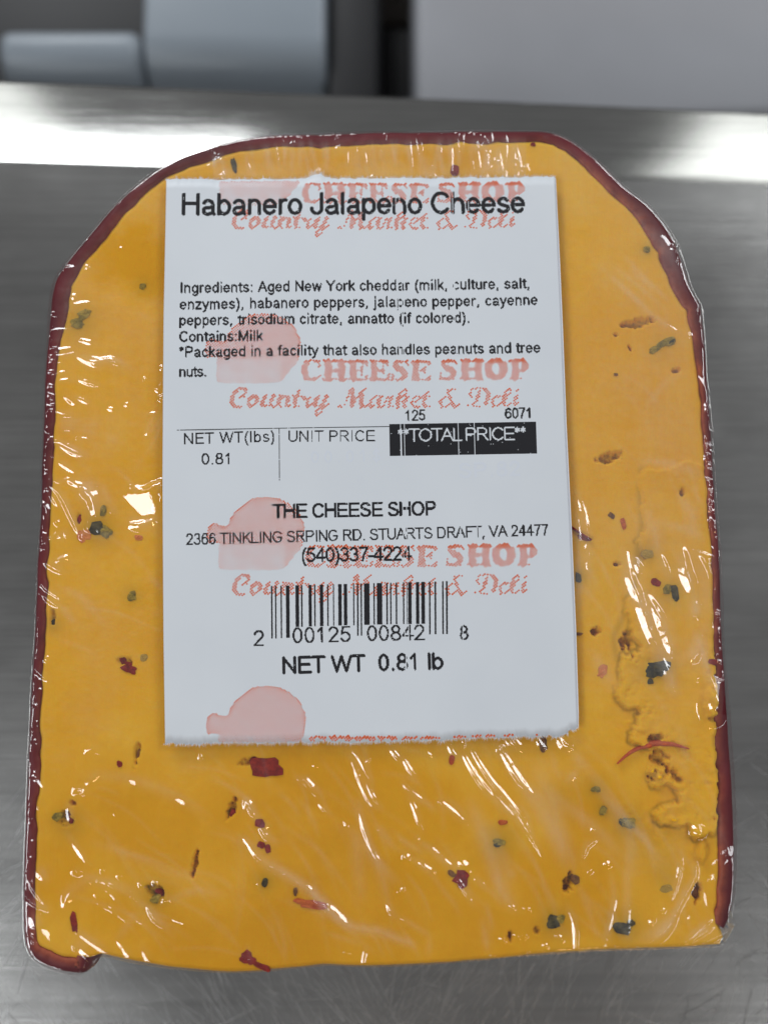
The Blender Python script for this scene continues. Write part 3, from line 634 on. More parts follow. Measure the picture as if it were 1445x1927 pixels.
G(0, 400, 3.44, [
 ([(410,375),(500,365)],2.6,1.8,.05),([(465,610),(530,600),(600,590)],2.6,1.6,.1),([(290,775),(360,770),(460,765)],2.2,1.7,.1),([(300,740),(340,735)],2.4,1.6,0),([(295,800),(350,795)],2,1.5,0),([(355,905),(420,895),(480,885)],2.6,1.8,.1),([(360,945),(500,915)],2.2,1.7,.1),
 ([(350,1075),(400,1045),(460,1040)],2.4,1.6,.1),([(360,1105),(480,1085)],2.2,1.4,.1),([(510,830),(560,840),(630,860)],2.4,1.6,.05),([(510,935),(620,980),(720,960),(830,995)],3.4,2.0,.2),([(530,925),(640,955),(760,975),(830,1000)],2,1.5,.1),([(500,1080),(580,1105),(670,1130)],2.4,1.6,.1),
 ([(420,1185),(480,1230),(510,1250)],2.6,1.7,.05),([(490,1195),(600,1245)],2,1.4,.1),([(350,1280),(510,1320)],2,1.2,.1),([(810,1245),(850,1250)],2.4,1.6,0),([(390,1335),(500,1345)],2,1.7,.1),([(390,1360),(500,1362)],2,1.6,.1),([(390,1385),(520,1385)],2,1.6,.1),([(395,1405),(500,1408)],2,1.5,.1),
 ([(520,1390),(650,1380)],2.2,1.1,.1),([(520,1420),(640,1440)],2.2,1.1,.1),([(385,1480),(480,1530),(590,1580)],2.6,1.9,.15),([(395,1510),(480,1560),(560,1580)],2.2,1.6,.15),([(480,1465),(600,1475)],2,1.4,.05),([(700,1460),(780,1490)],2.4,1.1,.1),
 ([(930,1340),(1010,1310),(960,1430),(985,1430),(1060,1320)],2.6,2.0,.1),([(1065,1320),(1030,1450),(960,1560)],2.2,1.8,.1),([(935,1590),(880,1690)],2.4,1.6,.05),([(1030,1220),(1070,1190)],3.6,2.0,0),([(1005,1145),(1030,1160),(1060,1100)],2.4,1.6,0),([(1040,1000),(1065,1020)],2.6,1.6,0),([(930,1080),(945,1085)],2.6,1.5,0),
 ([(470,560),(510,545)],3,1.5,.1),([(500,1610),(600,1680)],2.2,1.1,.05),([(390,1620),(510,1690)],2.4,1.3,.1),([(560,350),(590,375)],2.2,1.3,.05),([(480,190),(620,190)],2,.8,.05),([(700,510),(760,535)],2.2,1.1,0),([(780,235),(800,250)],2.4,1.2,0),([(700,1270),(760,1285)],2.2,1.2,0),([(620,1180),(700,1200)],2,1.1,.05)])
G(0, 850, 3.44, [
 ([(340,175),(400,200),(450,185),(510,215),(600,215),(670,220)],2.6,2.0,.1),([(540,230),(570,260),(620,300)],5.5,2.6,.15),([(330,215),(400,280),(450,370),(490,460),(520,530)],3,2.0,.15),([(330,260),(385,350)],2.4,1.4,.1),([(830,460),(930,470),(1040,440)],6,2.6,.2),
 ([(250,330),(300,350),(330,420)],3,2.2,.1),([(300,620),(370,540),(410,550),(380,610)],2.4,1.7,.1),([(360,720),(470,675)],3.2,2.2,.1),([(300,720),(360,750),(420,785)],3.2,2.2,.1),([(270,840),(300,880),(400,950)],2.6,1.7,.1),([(290,930),(390,1005)],2.8,2.2,.1),([(190,1330),(240,1400),(320,1480)],3,2.2,.1),
 ([(290,1350),(340,1330)],3,1.8,.05),([(400,1000),(500,1110)],3,.8,.15),([(380,870),(540,950),(680,1110)],3,.7,.14),([(720,400),(770,370)],3.4,1.8,.1),([(195,1035),(215,1050)],2.4,1.8,0),([(590,450),(580,500),(600,520)],3,2.0,.05),([(640,520),(660,500)],2.4,1.2,0),([(670,230),(740,370)],3,.9,.15),([(600,560),(760,540)],3,.6,.1),
 ([(840,220),(880,245)],3,1.8,0),([(360,460),(395,450)],4,2.0,.05),([(420,500),(440,560)],3,1.3,.1),([(530,540),(560,570)],3,1.5,.05),([(1045,190),(1060,260)],3.4,2.0,.1),([(250,560),(310,585)],2.6,1.8,0),([(240,600),(250,630)],2,1.4,0)])
G(1025, 850, 3.44, [
 ([(190,250),(240,380),(265,560),(275,720),(290,940)],3.0,2.2,.15),([(200,400),(215,600),(225,830)],2.4,1.8,.1),([(510,670),(540,830),(600,980),(680,1200),(740,1320)],5,3.0,.3),([(560,690),(610,800)],3.6,2.2,.15),([(640,930),(720,1080),(790,1240),(800,1370)],5,3.0,.25),([(740,1330),(790,1450),(820,1560)],4,1.6,.3),
 ([(870,640),(890,780),(960,960)],5.5,3.2,.2),([(950,960),(960,1080)],4,1.2,.3),([(960,670),(1020,790),(1045,950),(1065,1120)],4.6,2.6,.2),([(1090,560),(1130,640),(1095,720),(1120,900),(1145,1060)],3.8,2.6,.15),([(730,670),(790,840)],3,1.6,.15),([(1010,185),(1060,220)],3,2.0,0),([(1015,265),(1070,280)],3,2.0,0),
 ([(1015,330),(1055,335)],2.6,1.8,0),([(1020,375),(1060,385)],2.6,1.6,0),([(1040,440),(1040,510)],4,2.2,0),([(1075,490),(1090,530)],3,1.6,0),([(1095,1150),(1110,1210)],3.8,2.2,0),([(1000,1270),(1030,1400),(1070,1500)],3.4,1.4,.25),([(1005,40),(1050,50)],3,1.8,0),([(1000,1180),(960,1300),(900,1350)],6,1.2,.3),
 ([(640,380),(700,560),(720,670)],4,.8,.2),([(700,470),(860,500),(1000,560)],3,.6,.14),([(200,700),(205,1050)],5,.7,.15),([(300,1300),(420,1500)],4,.5,.15),([(610,80),(800,80),(960,150)],3,.6,.1),([(860,300),(920,400),(950,560)],4,.7,.2),([(1020,100),(1030,110)],2.6,1.5,0),([(920,640),(1080,690)],2,1.2,.05),
 ([(1060,1040),(1140,1060)],3,1.2,.1),([(1080,1320),(1090,1330)],3,1.6,0),([(960,1470),(970,1480)],2.4,1.4,0),([(1020,700),(1060,715)],2.4,1.8,0)])
G(1025, 400, 3.44, [
 ([(810,235),(860,310)],5,3.0,.1),([(845,195),(870,230)],3,1.6,0),([(1000,860),(1040,850)],2.6,1.8,.05),([(1050,1165),(1080,1160)],2.6,1.8,0),([(1010,1270),(1055,1270)],4,2.2,.05),([(1060,1420),(1100,1430)],4,2.4,.05),([(1005,1515),(1040,1540)],3.4,2,0),([(1060,1510),(1100,1530)],3.2,2,0),([(1065,1550),(1105,1570)],3,2,0),
 ([(1005,1590),(1055,1600)],3,2,0),([(1075,1650),(1105,1650)],3,1.8,0),([(1000,1470),(1025,1475)],2.4,1.5,0),([(520,300),(650,440),(800,590)],1.8,.6,.16),([(440,430),(580,560),(700,680),(870,790)],2,.6,.16),([(340,350),(480,480),(600,600)],1.8,.5,.1),([(550,380),(700,520)],1.8,.5,.12),([(430,350),(560,450),(760,620)],1.6,.4,.12),
 ([(900,810),(940,800)],3,1.6,.1),([(700,130),(760,190),(830,320),(900,470)],4,.9,.3),([(830,320),(850,340)],2.6,1.5,0),([(960,640),(990,660)],2.4,1.3,0),([(990,720),(1010,745)],2.4,1.3,0),([(640,1300),(760,1120),(860,1060)],3,.4,.1),([(600,1600),(760,1640),(960,1690)],3,.5,.1),([(975,470),(985,490)],2,1.3,0)])
W.append(([(160, 905), (178, 940), (186, 975)], 7, 0.00045, 0.2))
r2 = random.Random(3)
for k in range(75):                                     # stretch lines of the strip at the top
    x = r2.uniform(395, 995); y = r2.uniform(244, 300); L = r2.uniform(20, 80); sl = r2.gauss(0.08, 0.12)
    W.append(([(x, y), (x + sl * L * 0.5, y + L / 2), (x + sl * L, min(334, y + L))], r2.uniform(1.5, 2.2), r2.uniform(.5, 1.2) * 1e-4, r2.uniform(.05, .2)))
for cx, cy, n in ((412,300,14),(420,325,8),(598,318,7),(905,270,10),(920,300,12),(935,325,10),(800,325,5),(986,310,4),(560,262,3),(640,255,4),(880,250,6),(700,328,4)):
    for k in range(n):
        x = r2.gauss(cx, 8); y = min(332, max(247, r2.gauss(cy, 9))); a = r2.uniform(0.8, 2.3)
        W.append(([(x, y), (x + 8 * cos(a), y + 8 * sin(a)), (x + 13 * cos(a + .4), y + 13 * sin(a + .4))], r2.uniform(1.6, 2.4), r2.uniform(1, 1.8) * 1e-4, .1))
for k in range(70):                                     # gathers over the left shoulder
    y = r2.uniform(590, 1035); x = np.interp(y, [590, 700, 900, 1035], [92, 86, 78, 74]) + r2.uniform(-2, 14)
    L = r2.uniform(8, 24); W.append(([(x, y), (x + L / 2, y + r2.gauss(0, 2)), (x + L, y - r2.uniform(-2, 5))], r2.uniform(1.5, 2.2), r2.uniform(.9, 1.7) * 1e-4, .04))
for k in range(46):
    y = r2.uniform(830, 1290); x = np.interp(y, [830, 1290], [1322, 1350]) + r2.uniform(-8, 6)
    L = r2.uniform(6, 18); W.append(([(x, y), (x + L, y + r2.uniform(0, 5))], r2.uniform(1.6, 2.4), r2.uniform(.8, 1.6) * 1e-4, .04))
for k in range(40):
    t = r2.randrange(20, 90); p = RS[min(len(RS) - 1, t), :2] + NR[min(len(RS) - 1, t)] * r2.uniform(0, 22); a = r2.uniform(-.6, .2)
    W.append(([(p[0], p[1]), (p[0] + 10 * cos(a), p[1] + 10 * sin(a))], r2.uniform(1.5, 2.0), r2.uniform(.7, 1.4) * 1e-4, .05))
for k in range(210):                                    # faint pull lines everywhere else
    x = r2.uniform(90, 1330); y = r2.uniform(1410, 1790) if r2.random() < .6 else r2.uniform(560, 1400)
    a = r2.gauss(0.95, 0.22) if x > 400 else r2.gauss(0.35, 0.25); L = r2.uniform(40, 230)
    W.append(([(x, y), (x + L * .5 * cos(a), y + L * .5 * sin(a)), (x + L * cos(a + .15), y + L * sin(a + .15))], r2.uniform(1.6, 2.8), r2.uniform(.15, .5) * 1e-4, r2.uniform(.02, .09)))
for k in range(12):                                     # specks where the film pinches
    x = r2.uniform(80, 1340); y = r2.uniform(1410, 1795) if r2.random() < .6 else r2.uniform(480, 1400); a = r2.uniform(0, 3)
    W.append(([(x, y), (x + 4 * cos(a), y + 4 * sin(a))], r2.uniform(1.6, 2.2), r2.uniform(.6, 1.1) * 1e-4, 0))

LABEL = [(314,338),(1043,333),(1050,500),(1056,640),(1062,800),(1072,1000),(1080,1180),(1086,1378),(1086,1382),(700,1394),(312,1399),(309,1200),(307,900),(309,600)]
LP = np.array(LABEL, float)
CELL = 1.75
def ridges(x, y):
    """sum of the wrinkle profiles, and the haze they carry"""
    h = np.zeros(x.shape); z = np.zeros(x.shape)
    for pts, sg, hh, hz in W:
        P = smooth_poly(pts, 6.0) if len(pts) > 2 else np.array(pts, float)
        m = (x > P[:, 0].min() - 4 * sg) & (x < P[:, 0].max() + 4 * sg) & (y > P[:, 1].min() - 4 * sg) & (y < P[:, 1].max() + 4 * sg)
        if not m.any(): continue
        X, Y = x[m], y[m]; best = np.full(X.shape, 1e9); tt = np.zeros(X.shape)
        L = np.concatenate([[0], np.cumsum(np.hypot(*np.diff(P[:, :2], axis=0).T))]); TL = L[-1] + 1e-9
        for i in range(len(P) - 1):
            dx, dy = P[i + 1, 0] - P[i, 0], P[i + 1, 1] - P[i, 1]; l2 = dx * dx + dy * dy + 1e-12
            t = np.clip(((X - P[i, 0]) * dx + (Y - P[i, 1]) * dy) / l2, 0, 1)
            d = np.hypot(X - P[i, 0] - t * dx, Y - P[i, 1] - t * dy)
            q = d < best; best = np.where(q, d, best); tt = np.where(q, (L[i] + t * (L[i + 1] - L[i])) / TL, tt)
        tap = np.sin(np.clip(tt * 0.92 + 0.04, 0, 1) * pi) ** 0.6
        e = np.clip(1 - best / (2.1 * sg * (0.5 + 0.5 * tap)), 0, 1); rr = 0.16; g = np.where(e > 1 - rr, 1 - rr / 2 - (1 - e) ** 2 / (2 * rr), e) * tap * (1 + 0.30 * vnoise(X / 14, Y / 14, 83) + 0.07 * vnoise(X / 5, Y / 5, 84))
        h[m] = np.maximum(h[m], hh * 1.15 * g) + 0.3 * np.minimum(h[m], hh * g); z[m] += hz * np.exp(-0.5 * (best / (sg * 1.5)) ** 2) * tap
    return h, z
_cache = {}
def film_h(x, y, d):
    rh, rz = ridges(x, y); _cache['z'] = rz
    dl, _, _ = nearest_on(x, y, LP); under = np.where(inside(x, y, LP), dl, -dl); keep = 1 - np.clip((under + 0) / 10, 0, 1)
    r = 15.0; q = np.clip(1 - d / r, 0, 1)
    base = 0.00045 + 0.00035 * fbm(x, y, 95, 81, 3) * keep + 0.00006 * fbm(x, y, 24, 82, 3) * keep
    ds, _, _ = nearest_on(x, y, STEP); s = np.where(inside(x, y, STEP), ds, -ds)
    base = base + 0.0008 * np.clip((s + 200) / 240, 0, 1) * np.clip(-under / 50, 0, 1)
    for (cx, cy, rx, ry, hh) in LUMPS[:2]:
        g = ((x - cx) / (rx * 1.5)) ** 2 + ((y - cy) / (ry * 1.5)) ** 2; base = np.maximum(base, hh * 1.1 * np.exp(-g) + 0.0004)
    dx = (x - 268) * 7.7e-5; dy = -(y - 950) * 7.7e-5; wb = 1 + 0.25 * fbm(x, y, 30, 171)      # the film tents up to the label's edge here
    M = np.exp(-((x - 266) / (48 * wb)) ** 6 - ((y - 950 + 0.35 * (x - 270)) / (34 * wb)) ** 6)
    base = base * (1 - M * keep) + M * keep * np.clip(0.00075 + 0.267 * dx + 0.257 * dy, 0.0003, 0.0016); rh = rh * (1 - 0.8 * M)
    return base + rh * (0.15 + 0.85 * keep) - 0.0011 * q ** 2.5
def film_haze(x, y, d):
    z = 0.040 * np.clip(1.3 - y / 1300, 0.25, 1.1) + 0.03 * np.clip((x - 1000) / 200, 0, 1) * np.clip((1500 - y) / 300, 0, 1) + 0.030 * fbm(x, y, 90, 91) + 0.02 * fbm(x, y * 3, 14, 92)
    z = z - 0.05 * wetness(x, y) + 0.05 * ((x > 402) & (x < 989) & (y < 345))
    z = z * np.clip(1.15 - (y - 1380) / 900, 0.55, 1.15)
    return np.clip(np.clip(z, 0.004, 1) + _cache['z'] * 0.42, 0, 0.5) * np.clip((d - 14) / 26, 0.03, 1)
wrap = thing('plastic_wrap', 'crinkled clear cling film stretched tight over the cheese slab', 'plastic wrap')
heightfield('film_sheet', FILM, CELL, film_h, M_film, wrap, [(-0.002, ZT - 0.005), (-0.003, 0.012), (-0.003, 0.0006)], {'haze': film_haze})

# ------------------------------------------------------------------ label
ZL = ZT + 0.00115
pl = thing('price_label', 'white torn-edge paper price label reading Habanero Jalapeno Cheese stuck on the wrapped cheese', 'label')
def tear(x, seed, amp): return amp * (fbm(np.atleast_1d(float(x)), np.array([3.0]), 9, seed, 4)[0] + 0.4 * (random.random() - 0.5))
top_e = [(x, np.interp(x, [314, 1043], [338, 333]) + tear(x, 101, 3.0) - (9 * math.exp(-((x - 598) / 15) ** 2))) for x in np.arange(314, 1044, 3)]
right_e = [(1043,333),(1050,500),(1056,640),(1062,800),(1072,1000),(1080,1180),(1085,1340),(1086,1374)]
bot_e = [(x, np.interp(x, [312, 700, 1068, 1070, 1086], [1400, 1396, 1383, 1372, 1370]) + tear(x, 102, 6.0)) for x in np.arange(1086, 311, -3)]
left_e = [(312,1398),(309,1200),(307,900),(309,600),(314,340)]
def lift(x, y):                                         # the paper curls up a hair at its edges
    return ZL + 0.00012 * np.exp(-np.abs(x - 310) / 25.0) + 0.0002 * np.exp(-np.abs(1075 - x) / 30.0)
import bmesh
def sheet(name, outline, mat_, parent, z0, thick):
    bm = bmesh.new(); vs = []
    for x, y in outline:
        p = at(x, y, z0); vs.append(bm.verts.new((p[0], p[1], z0)))
    f = bm.faces.new(vs); f.normal_update()
    if f.normal.z < 0: f.normal_flip()
    r = bmesh.ops.extrude_face_region(bm, geom=[f]); nv = [v for v in r['geom'] if isinstance(v, bmesh.types.BMVert)]
    for v in nv: v.co.z += thick
    bmesh.ops.recalc_face_normals(bm, faces=bm.faces[:])
    bmesh.ops.triangulate(bm, faces=bm.faces[:])
    me = bpy.data.meshes.new(name); bm.to_mesh(me); bm.free(); me.materials.append(mat_)
    o = bpy.data.objects.new(name, me); COL.objects.link(o); o.parent = parent; return o
def curl(wx_, wy_):
    """how far the paper stands above its rest plane (world x, y)"""
    u = (wx_ + 0.030) / 0.060; v = (wy_ - 0.010) / 0.085
    return 0.00010 + 0.00022 * np.sin(5.2 * v + 1.1 + 1.5 * u) * np.sin(2.6 * u + 0.6) ** 2 + 0.00009 * np.sin(9.0 * u - 4.0 * v) + 0.00035 * np.clip(u - 0.80, 0, 1) ** 2 * 6 + 0.0002 * np.clip(0.08 - u, 0, 1) * 8
Lx = lambda y: np.interp(y, [p[1] for p in left_e[::-1]], [p[0] for p in left_e[::-1]]); Rx = lambda y: np.interp(y, [p[1] for p in right_e], [p[0] for p in right_e])
nc, nr = 240, 60; tv = np.linspace(0, 1, nc); rv = np.linspace(0, 1, nr)
ty = np.interp(tv, np.linspace(0, 1, len(top_e)), [p[1] for p in top_e]); by_ = np.interp(tv, np.linspace(0, 1, len(bot_e)), [p[1] for p in bot_e][::-1])
YY = ty[None] * (1 - rv[:, None]) + by_[None] * rv[:, None]; XX = Lx(YY) * (1 - tv[None]) + Rx(YY) * tv[None]
PV = at(XX.ravel(), YY.ravel(), ZL); low_ = PV.copy(); low_[:, 2] -= 0.00012
gi = np.arange(nc * nr).reshape(nr, nc); Qt = np.stack([gi[:-1, :-1].ravel(), gi[1:, :-1].ravel(), gi[1:, 1:].ravel(), gi[:-1, 1:].ravel()], 1)
loop = np.concatenate([gi[0, :], gi[1:, -1], gi[-1, -2::-1], gi[-2:0:-1, 0]]); nx_ = np.roll(loop, -1); off_ = nc * nr
quads('paper_sheet', np.concatenate([PV, low_]), np.concatenate([Qt, Qt[:, ::-1] + off_, np.stack([loop, nx_, nx_ + off_, loop + off_], 1)]), M_paper, pl)
M_back = mat('backing_paper', (0.80, 0.83, 0.90), 0.5)
sheet('edge_strip', [(1037,336),(1043,500),(1049,640),(1055,800),(1065,1000),(1073,1180),(1078,1340),(1079,1368),(1088,1368),(1088,1340),(1083,1180),(1075,1000),(1065,800),(1059,640),(1053,500),(1045,336)], M_back, pl, ZL - 0.00018, 0.00004)
ZP = ZL + 0.00001
# torn fibres
V = []; Fc = []
def fibre(x, y, a, L):
    p = at(x, y, ZL); q = at(x + L * cos(a), y + L * sin(a), ZL); b = len(V)
    V.extend([(p[0] - 4e-5, p[1], ZL - 2e-5), (p[0] + 4e-5, p[1], ZL - 2e-5), (q[0], q[1], ZL + random.uniform(-8e-5, 1e-4))]); Fc.append((b, b + 1, b + 2))
for x, y in top_e:
    for k in range(3): fibre(x + random.uniform(-2, 2), y + 2, -pi / 2 + random.gauss(0, .5), random.uniform(3, 9) * (1.7 if abs(x - 598) < 18 else 1))
for x, y in bot_e:
    for k in range(4): fibre(x + random.uniform(-2, 2), y - 2, pi / 2 + random.gauss(0, .5), random.uniform(3, 10))
o = mesh('torn_fibres', V, Fc, M_fibre, pl); o['kind'] = 'stuff'

# --- dot-matrix printing: everything black is set on the printer's own grid of dots
PXM = float(np.linalg.norm(at(723, 900, ZL) - at(722, 900, ZL)))
DOT = PXM * 1.45
def A_(cx, cy, rx, ry, a0, a1, n=14):
    return [(cx + rx * cos(R(a0 + (a1 - a0) * k / n)), cy + ry * sin(R(a0 + (a1 - a0) * k / n))) for k in range(n + 1)]
# Helvetica-like skeletons: cap line 68, x line 48, base 4, descender -17; (advance, strokes)
GL = {
 'a': (55, [A_(26,36,16,12,160,20)+[(43,30),(43,10),(47,4)], [(43,27),(24,24)]+A_(22,14,13,10.5,95,275)+A_(22,14,21,10.5,275,350)]),
 'b': (55, [[(9,68),(9,4)], A_(28,26,19,22,150,-150,24)]), 'c': (50, [A_(27,26,19,22,40,320,24)]),
 'd': (55, [[(46,68),(46,4)], A_(27,26,19,22,30,330,24)]), 'e': (55, [[(9,26),(47,26)]+A_(27,26,20,22,0,320,26)]),
 'f': (28, [[(28,67),(21,68),(14,62),(14,4)], [(3,48),(25,48)]]), 'g': (55, [[(46,48),(46,-4)]+A_(28,-5,18,12,0,-150,12), A_(27,26,19,22,30,330,24)]),
 'h': (55, [[(9,68),(9,4)], A_(27,30,18,18,170,0,12)+[(45,4)]]), 'i': (22, [[(11,43),(11,4)], [(11,68),(11,66)]]), 'j': (22, [[(11,43),(11,-10),(7,-16),(0,-16)], [(11,68),(11,63)]]),
 'k': (50, [[(9,68),(9,4)], [(42,48),(9,20)], [(22,30),(45,4)]]), 'l': (22, [[(11,68),(11,4)]]),
 'm': (83, [[(9,48),(9,4)], A_(24,33,15,15,170,0,10)+[(39,4)], A_(56,33,17,15,170,0,10)+[(73,4)]]), 'n': (55, [[(9,48),(9,4)], A_(27,30,18,18,170,0,12)+[(45,4)]]),
 'o': (55, [A_(27.5,26,20,22,0,360,28)]), 'p': (55, [[(9,48),(9,-17)], A_(28,26,19,22,150,-150,24)]), 'q': (55, [[(46,48),(46,-17)], A_(27,26,19,22,30,330,24)]),
 'r': (35, [[(9,48),(9,4)], A_(26,30,17,18,170,75,8)]), 's': (50, [A_(25,37,16,11,25,200,12)+[(16,29),(34,23)]+A_(25,15,18,11,40,-155,12)]),
 't': (29, [[(14,62),(14,10),(19,4),(27,5)], [(3,48),(27,48)]]), 'u': (55, [[(9,48),(9,20)]+A_(27,20,18,16,180,360,12)+[(45,48)], [(45,48),(45,4)]]),
 'v': (50, [[(4,48),(25,4),(46,48)]]), 'w': (72, [[(4,48),(20,4),(36,48),(52,4),(68,48)]]), 'x': (50, [[(5,48),(45,4)], [(45,48),(5,4)]]),
 'y': (50, [[(4,48),(25,4)], [(46,48),(25,4),(19,-12),(8,-17)]]), 'z': (50, [[(6,48),(43,48),(6,4),(45,4)]]), ' ': (28, []),
 'A': (67, [[(3,4),(33,68),(63,4)], [(14,27),(52,27)]]), 'B': (67, [[(10,4),(10,68),(38,68)]+A_(38,53,18,15,90,-90,10)+[(10,38)], [(38,38)]+A_(38,21,20,17,90,-90,10)+[(10,4)]]),
 'C': (72, [A_(38,36,30,32,40,320,26)]), 'D': (72, [[(11,4),(11,68),(34,68)]+A_(34,36,30,32,90,-90,16)+[(11,4)]]),
 'E': (67, [[(60,68),(11,68),(11,4),(61,4)], [(11,37),(56,37)]]), 'F': (61, [[(56,68),(11,68),(11,4)], [(11,37),(48,37)]]), 'G': (78, [A_(39,36,31,32,42,330,26)+[(68,32),(42,32)]]),
 'H': (72, [[(10,68),(10,4)], [(62,68),(62,4)], [(10,38),(62,38)]]), 'I': (28, [[(14,68),(14,4)]]), 'J': (50, [[(40,68),(40,20)]+A_(22,20,18,17,0,-180,12)]),
 'K': (67, [[(10,68),(10,4)], [(60,68),(10,26)], [(28,41),(63,4)]]), 'L': (56, [[(10,68),(10,4),(51,4)]]), 'M': (83, [[(10,4),(10,68),(41,4),(73,68),(73,4)]]),
 'N': (72, [[(10,4),(10,68),(62,4),(62,68)]]), 'O': (78, [A_(39,36,31,32,0,360,32)]), 'P': (67, [[(11,4),(11,68),(38,68)]+A_(38,51,20,17,90,-90,12)+[(11,34)]]),
 'R': (72, [[(11,4),(11,68),(40,68)]+A_(40,52,20,16,90,-90,12)+[(11,36)], [(38,36),(65,4)]]), 'S': (67, [A_(34,51,22,17,25,195,14)+[(18,43),(48,32)]+A_(34,21,25,17,35,-165,14)]),
 'T': (61, [[(3,68),(58,68)], [(30.5,68),(30.5,4)]]), 'U': (72, [[(10,68),(10,28)]+A_(36,28,26,24,180,360,14)+[(62,68)]]), 'V': (67, [[(3,68),(33,4),(63,68)]]),
 'W': (94, [[(4,68),(25,4),(47,68),(69,4),(90,68)]]), 'Y': (67, [[(3,68),(33,34),(63,68)], [(33,34),(33,4)]]),
 '0': (56, [A_(28,36,19,32,0,360,28)]), '1': (56, [[(13,52),(30,68),(30,4)]]), '2': (56, [A_(27,50,19,18,170,-25,14)+[(8,4),(48,4)]]),
 '3': (56, [A_(26,52,17,16,160,-80,12), A_(26,21,20,17,85,-160,14)]), '4': (56, [[(38,4),(38,68),(6,22),(51,22)]]), '5': (56, [[(45,68),(16,68),(11,38)]+A_(27,24,20,20,130,-155,14)]),
 '6': (56, [A_(29,40,20,28,40,190,10)+[(9,28)], A_(28,24,19,20,0,360,20)]), '7': (56, [[(8,68),(47,68),(30,36),(22,4)]]), '8': (56, [A_(28,53,16,15,0,360,20), A_(28,21,20,17,0,360,22)]),
 '.': (28, [[(14,4),(14,6)]]), ',': (28, [[(14,6),(14,3),(10,-8)]]), ':': (28, [[(14,4),(14,7)], [(14,44),(14,47)]]), '(': (33, [A_(46,26,34,52,125,235,12)]), ')': (33, [A_(-12,26,34,52,55,-55,12)]),
 '*': (39, [[(19,68),(19,44)], [(9,62),(29,50)], [(29,62),(9,50)]]), '-': (33, [[(5,26),(28,26)]]), '$': (56, [A_(28,51,18,15,25,195,12)+[(15,43),(42,32)]+A_(28,21,20,15,35,-165,12), [(28,76),(28,-4)]]),
}
# dead dots of the print head: x in the photograph at y 400 and at y 1250
DEAD = [(745.5, 763.5, .8), (752.5, 770.5, .75), (851.5, 872, .9), (882, 903.5, .75)]
def dead(px, py):
    m = np.zeros(px.shape, bool)
    for a, b, wd in DEAD:
        xc = a + (b - a) * (py - 400) / 850.0; m |= np.abs(px - xc) < wd
    return m
def world_frame(p0, p1):
    P0 = at(p0[0], p0[1], ZP); P1 = at(p1[0], p1[1], ZP); L = float(np.linalg.norm(P1 - P0)); e = (P1 - P0) / L; n = np.array([-e[1], e[0], 0]); return P0, e, n, L
def to_px(P):
    d = P - CAM; y = d[..., 1] * cT + d[..., 2] * sT; z = -d[..., 1] * sT + d[..., 2] * cT
    return 722.5 + F * d[..., 0] / -z, 963.5 - F * y / -z
def emit_cells(name, mask, P0, e, n, u0, v0, dot, mat_, z=0.0, parent=None):
    """rows of filled dots become little bars"""
    Vv = []; Qq = []
    for r in range(mask.shape[0]):
        row = mask[r]; k = 0; idx = np.flatnonzero(np.diff(np.concatenate([[0], row.astype(int), [0]])))
        for a, b in zip(idx[::2], idx[1::2]):
            c0 = u0 + a * dot; c1 = u0 + b * dot; r0 = v0 + r * dot; r1 = r0 + dot
            bs = len(Vv)
            for (u, v) in ((c0, r0), (c1, r0), (c1, r1), (c0, r1)):
                q = P0 + e * u + n * v; Vv.append((q[0], q[1], q[2] + z))
            Qq.append((bs, bs + 1, bs + 2, bs + 3))
    return quads(name, np.array(Vv), np.array(Qq), mat_, parent or pl)
def text(s, p0, p1, cap_px, weight=9.0, xs=1.0, name='printed_text', mat_=None, mirror=False, z=0.0, bits=True, box=None):
    """s set from p0 to p1 (baseline, photograph pixels), spaced to fit; box: set white on a black box given by four pixel bounds"""
    P0, e, n, L = world_frame(p0, p1); sc_ = cap_px * PXM * (1 if not isinstance(cap_px, tuple) else 1) / 72.0
    kx = PXM_at(p0, p1) / PXM; sc_ *= kx
    adv = [GL[c][0] * sc_ * xs for c in s]; tot = sum(adv) ; gap = (L - tot + (GL[s[-1]][0] * .08 * sc_)) / max(1, len(s) - 1)
    dot = DOT
    pad = 3 * dot; hgt = 100 * sc_
    if box is None: us = np.arange(-pad, L + pad, dot); vs = np.arange(-24 * sc_, 80 * sc_, dot)
    else: us = np.arange(box[0] * PXM * kx, box[1] * PXM * kx, dot); vs = np.arange(box[2] * PXM * kx, box[3] * PXM * kx, dot)
    U, Vg = np.meshgrid(us + dot / 2, vs + dot / 2); m = np.zeros(U.shape, bool); x = 0
    hw = weight * sc_ / 2
    for c, ad in zip(s, adv):
        q = (us > x - 3 * dot) & (us < x + ad + 3 * dot)
        if q.any() and GL[c][1]:
            Uq = U[:, q]; Vq = Vg[:, q]; b = np.full(Uq.shape, 1e9)
            for st in GL[c][1]:
                pts = [(x + px * sc_ * xs, py * sc_, hw) for px, py in st]; b = np.minimum(b, cap_sdf(Uq, Vq, pts))
            m[:, q] |= b < 0
        x += ad + gap
    W_ = P0 + U[..., None] * e + Vg[..., None] * n; PX, PY = to_px(W_)
    if box is not None: m = ~m
    if bits: m &= ~dead(PX, PY)
    m &= rng.random(m.shape) > (0.003 if box is not None else 0.010)
    return emit_cells(name, m, P0, e, n, us[0], vs[0], dot, mat_ or M_ink, z)
def PXM_at(p0, p1):
    mx, my = (p0[0] + p1[0]) / 2, (p0[1] + p1[1]) / 2; return float(np.linalg.norm(at(mx + 1, my, ZP) - at(mx, my, ZP)))
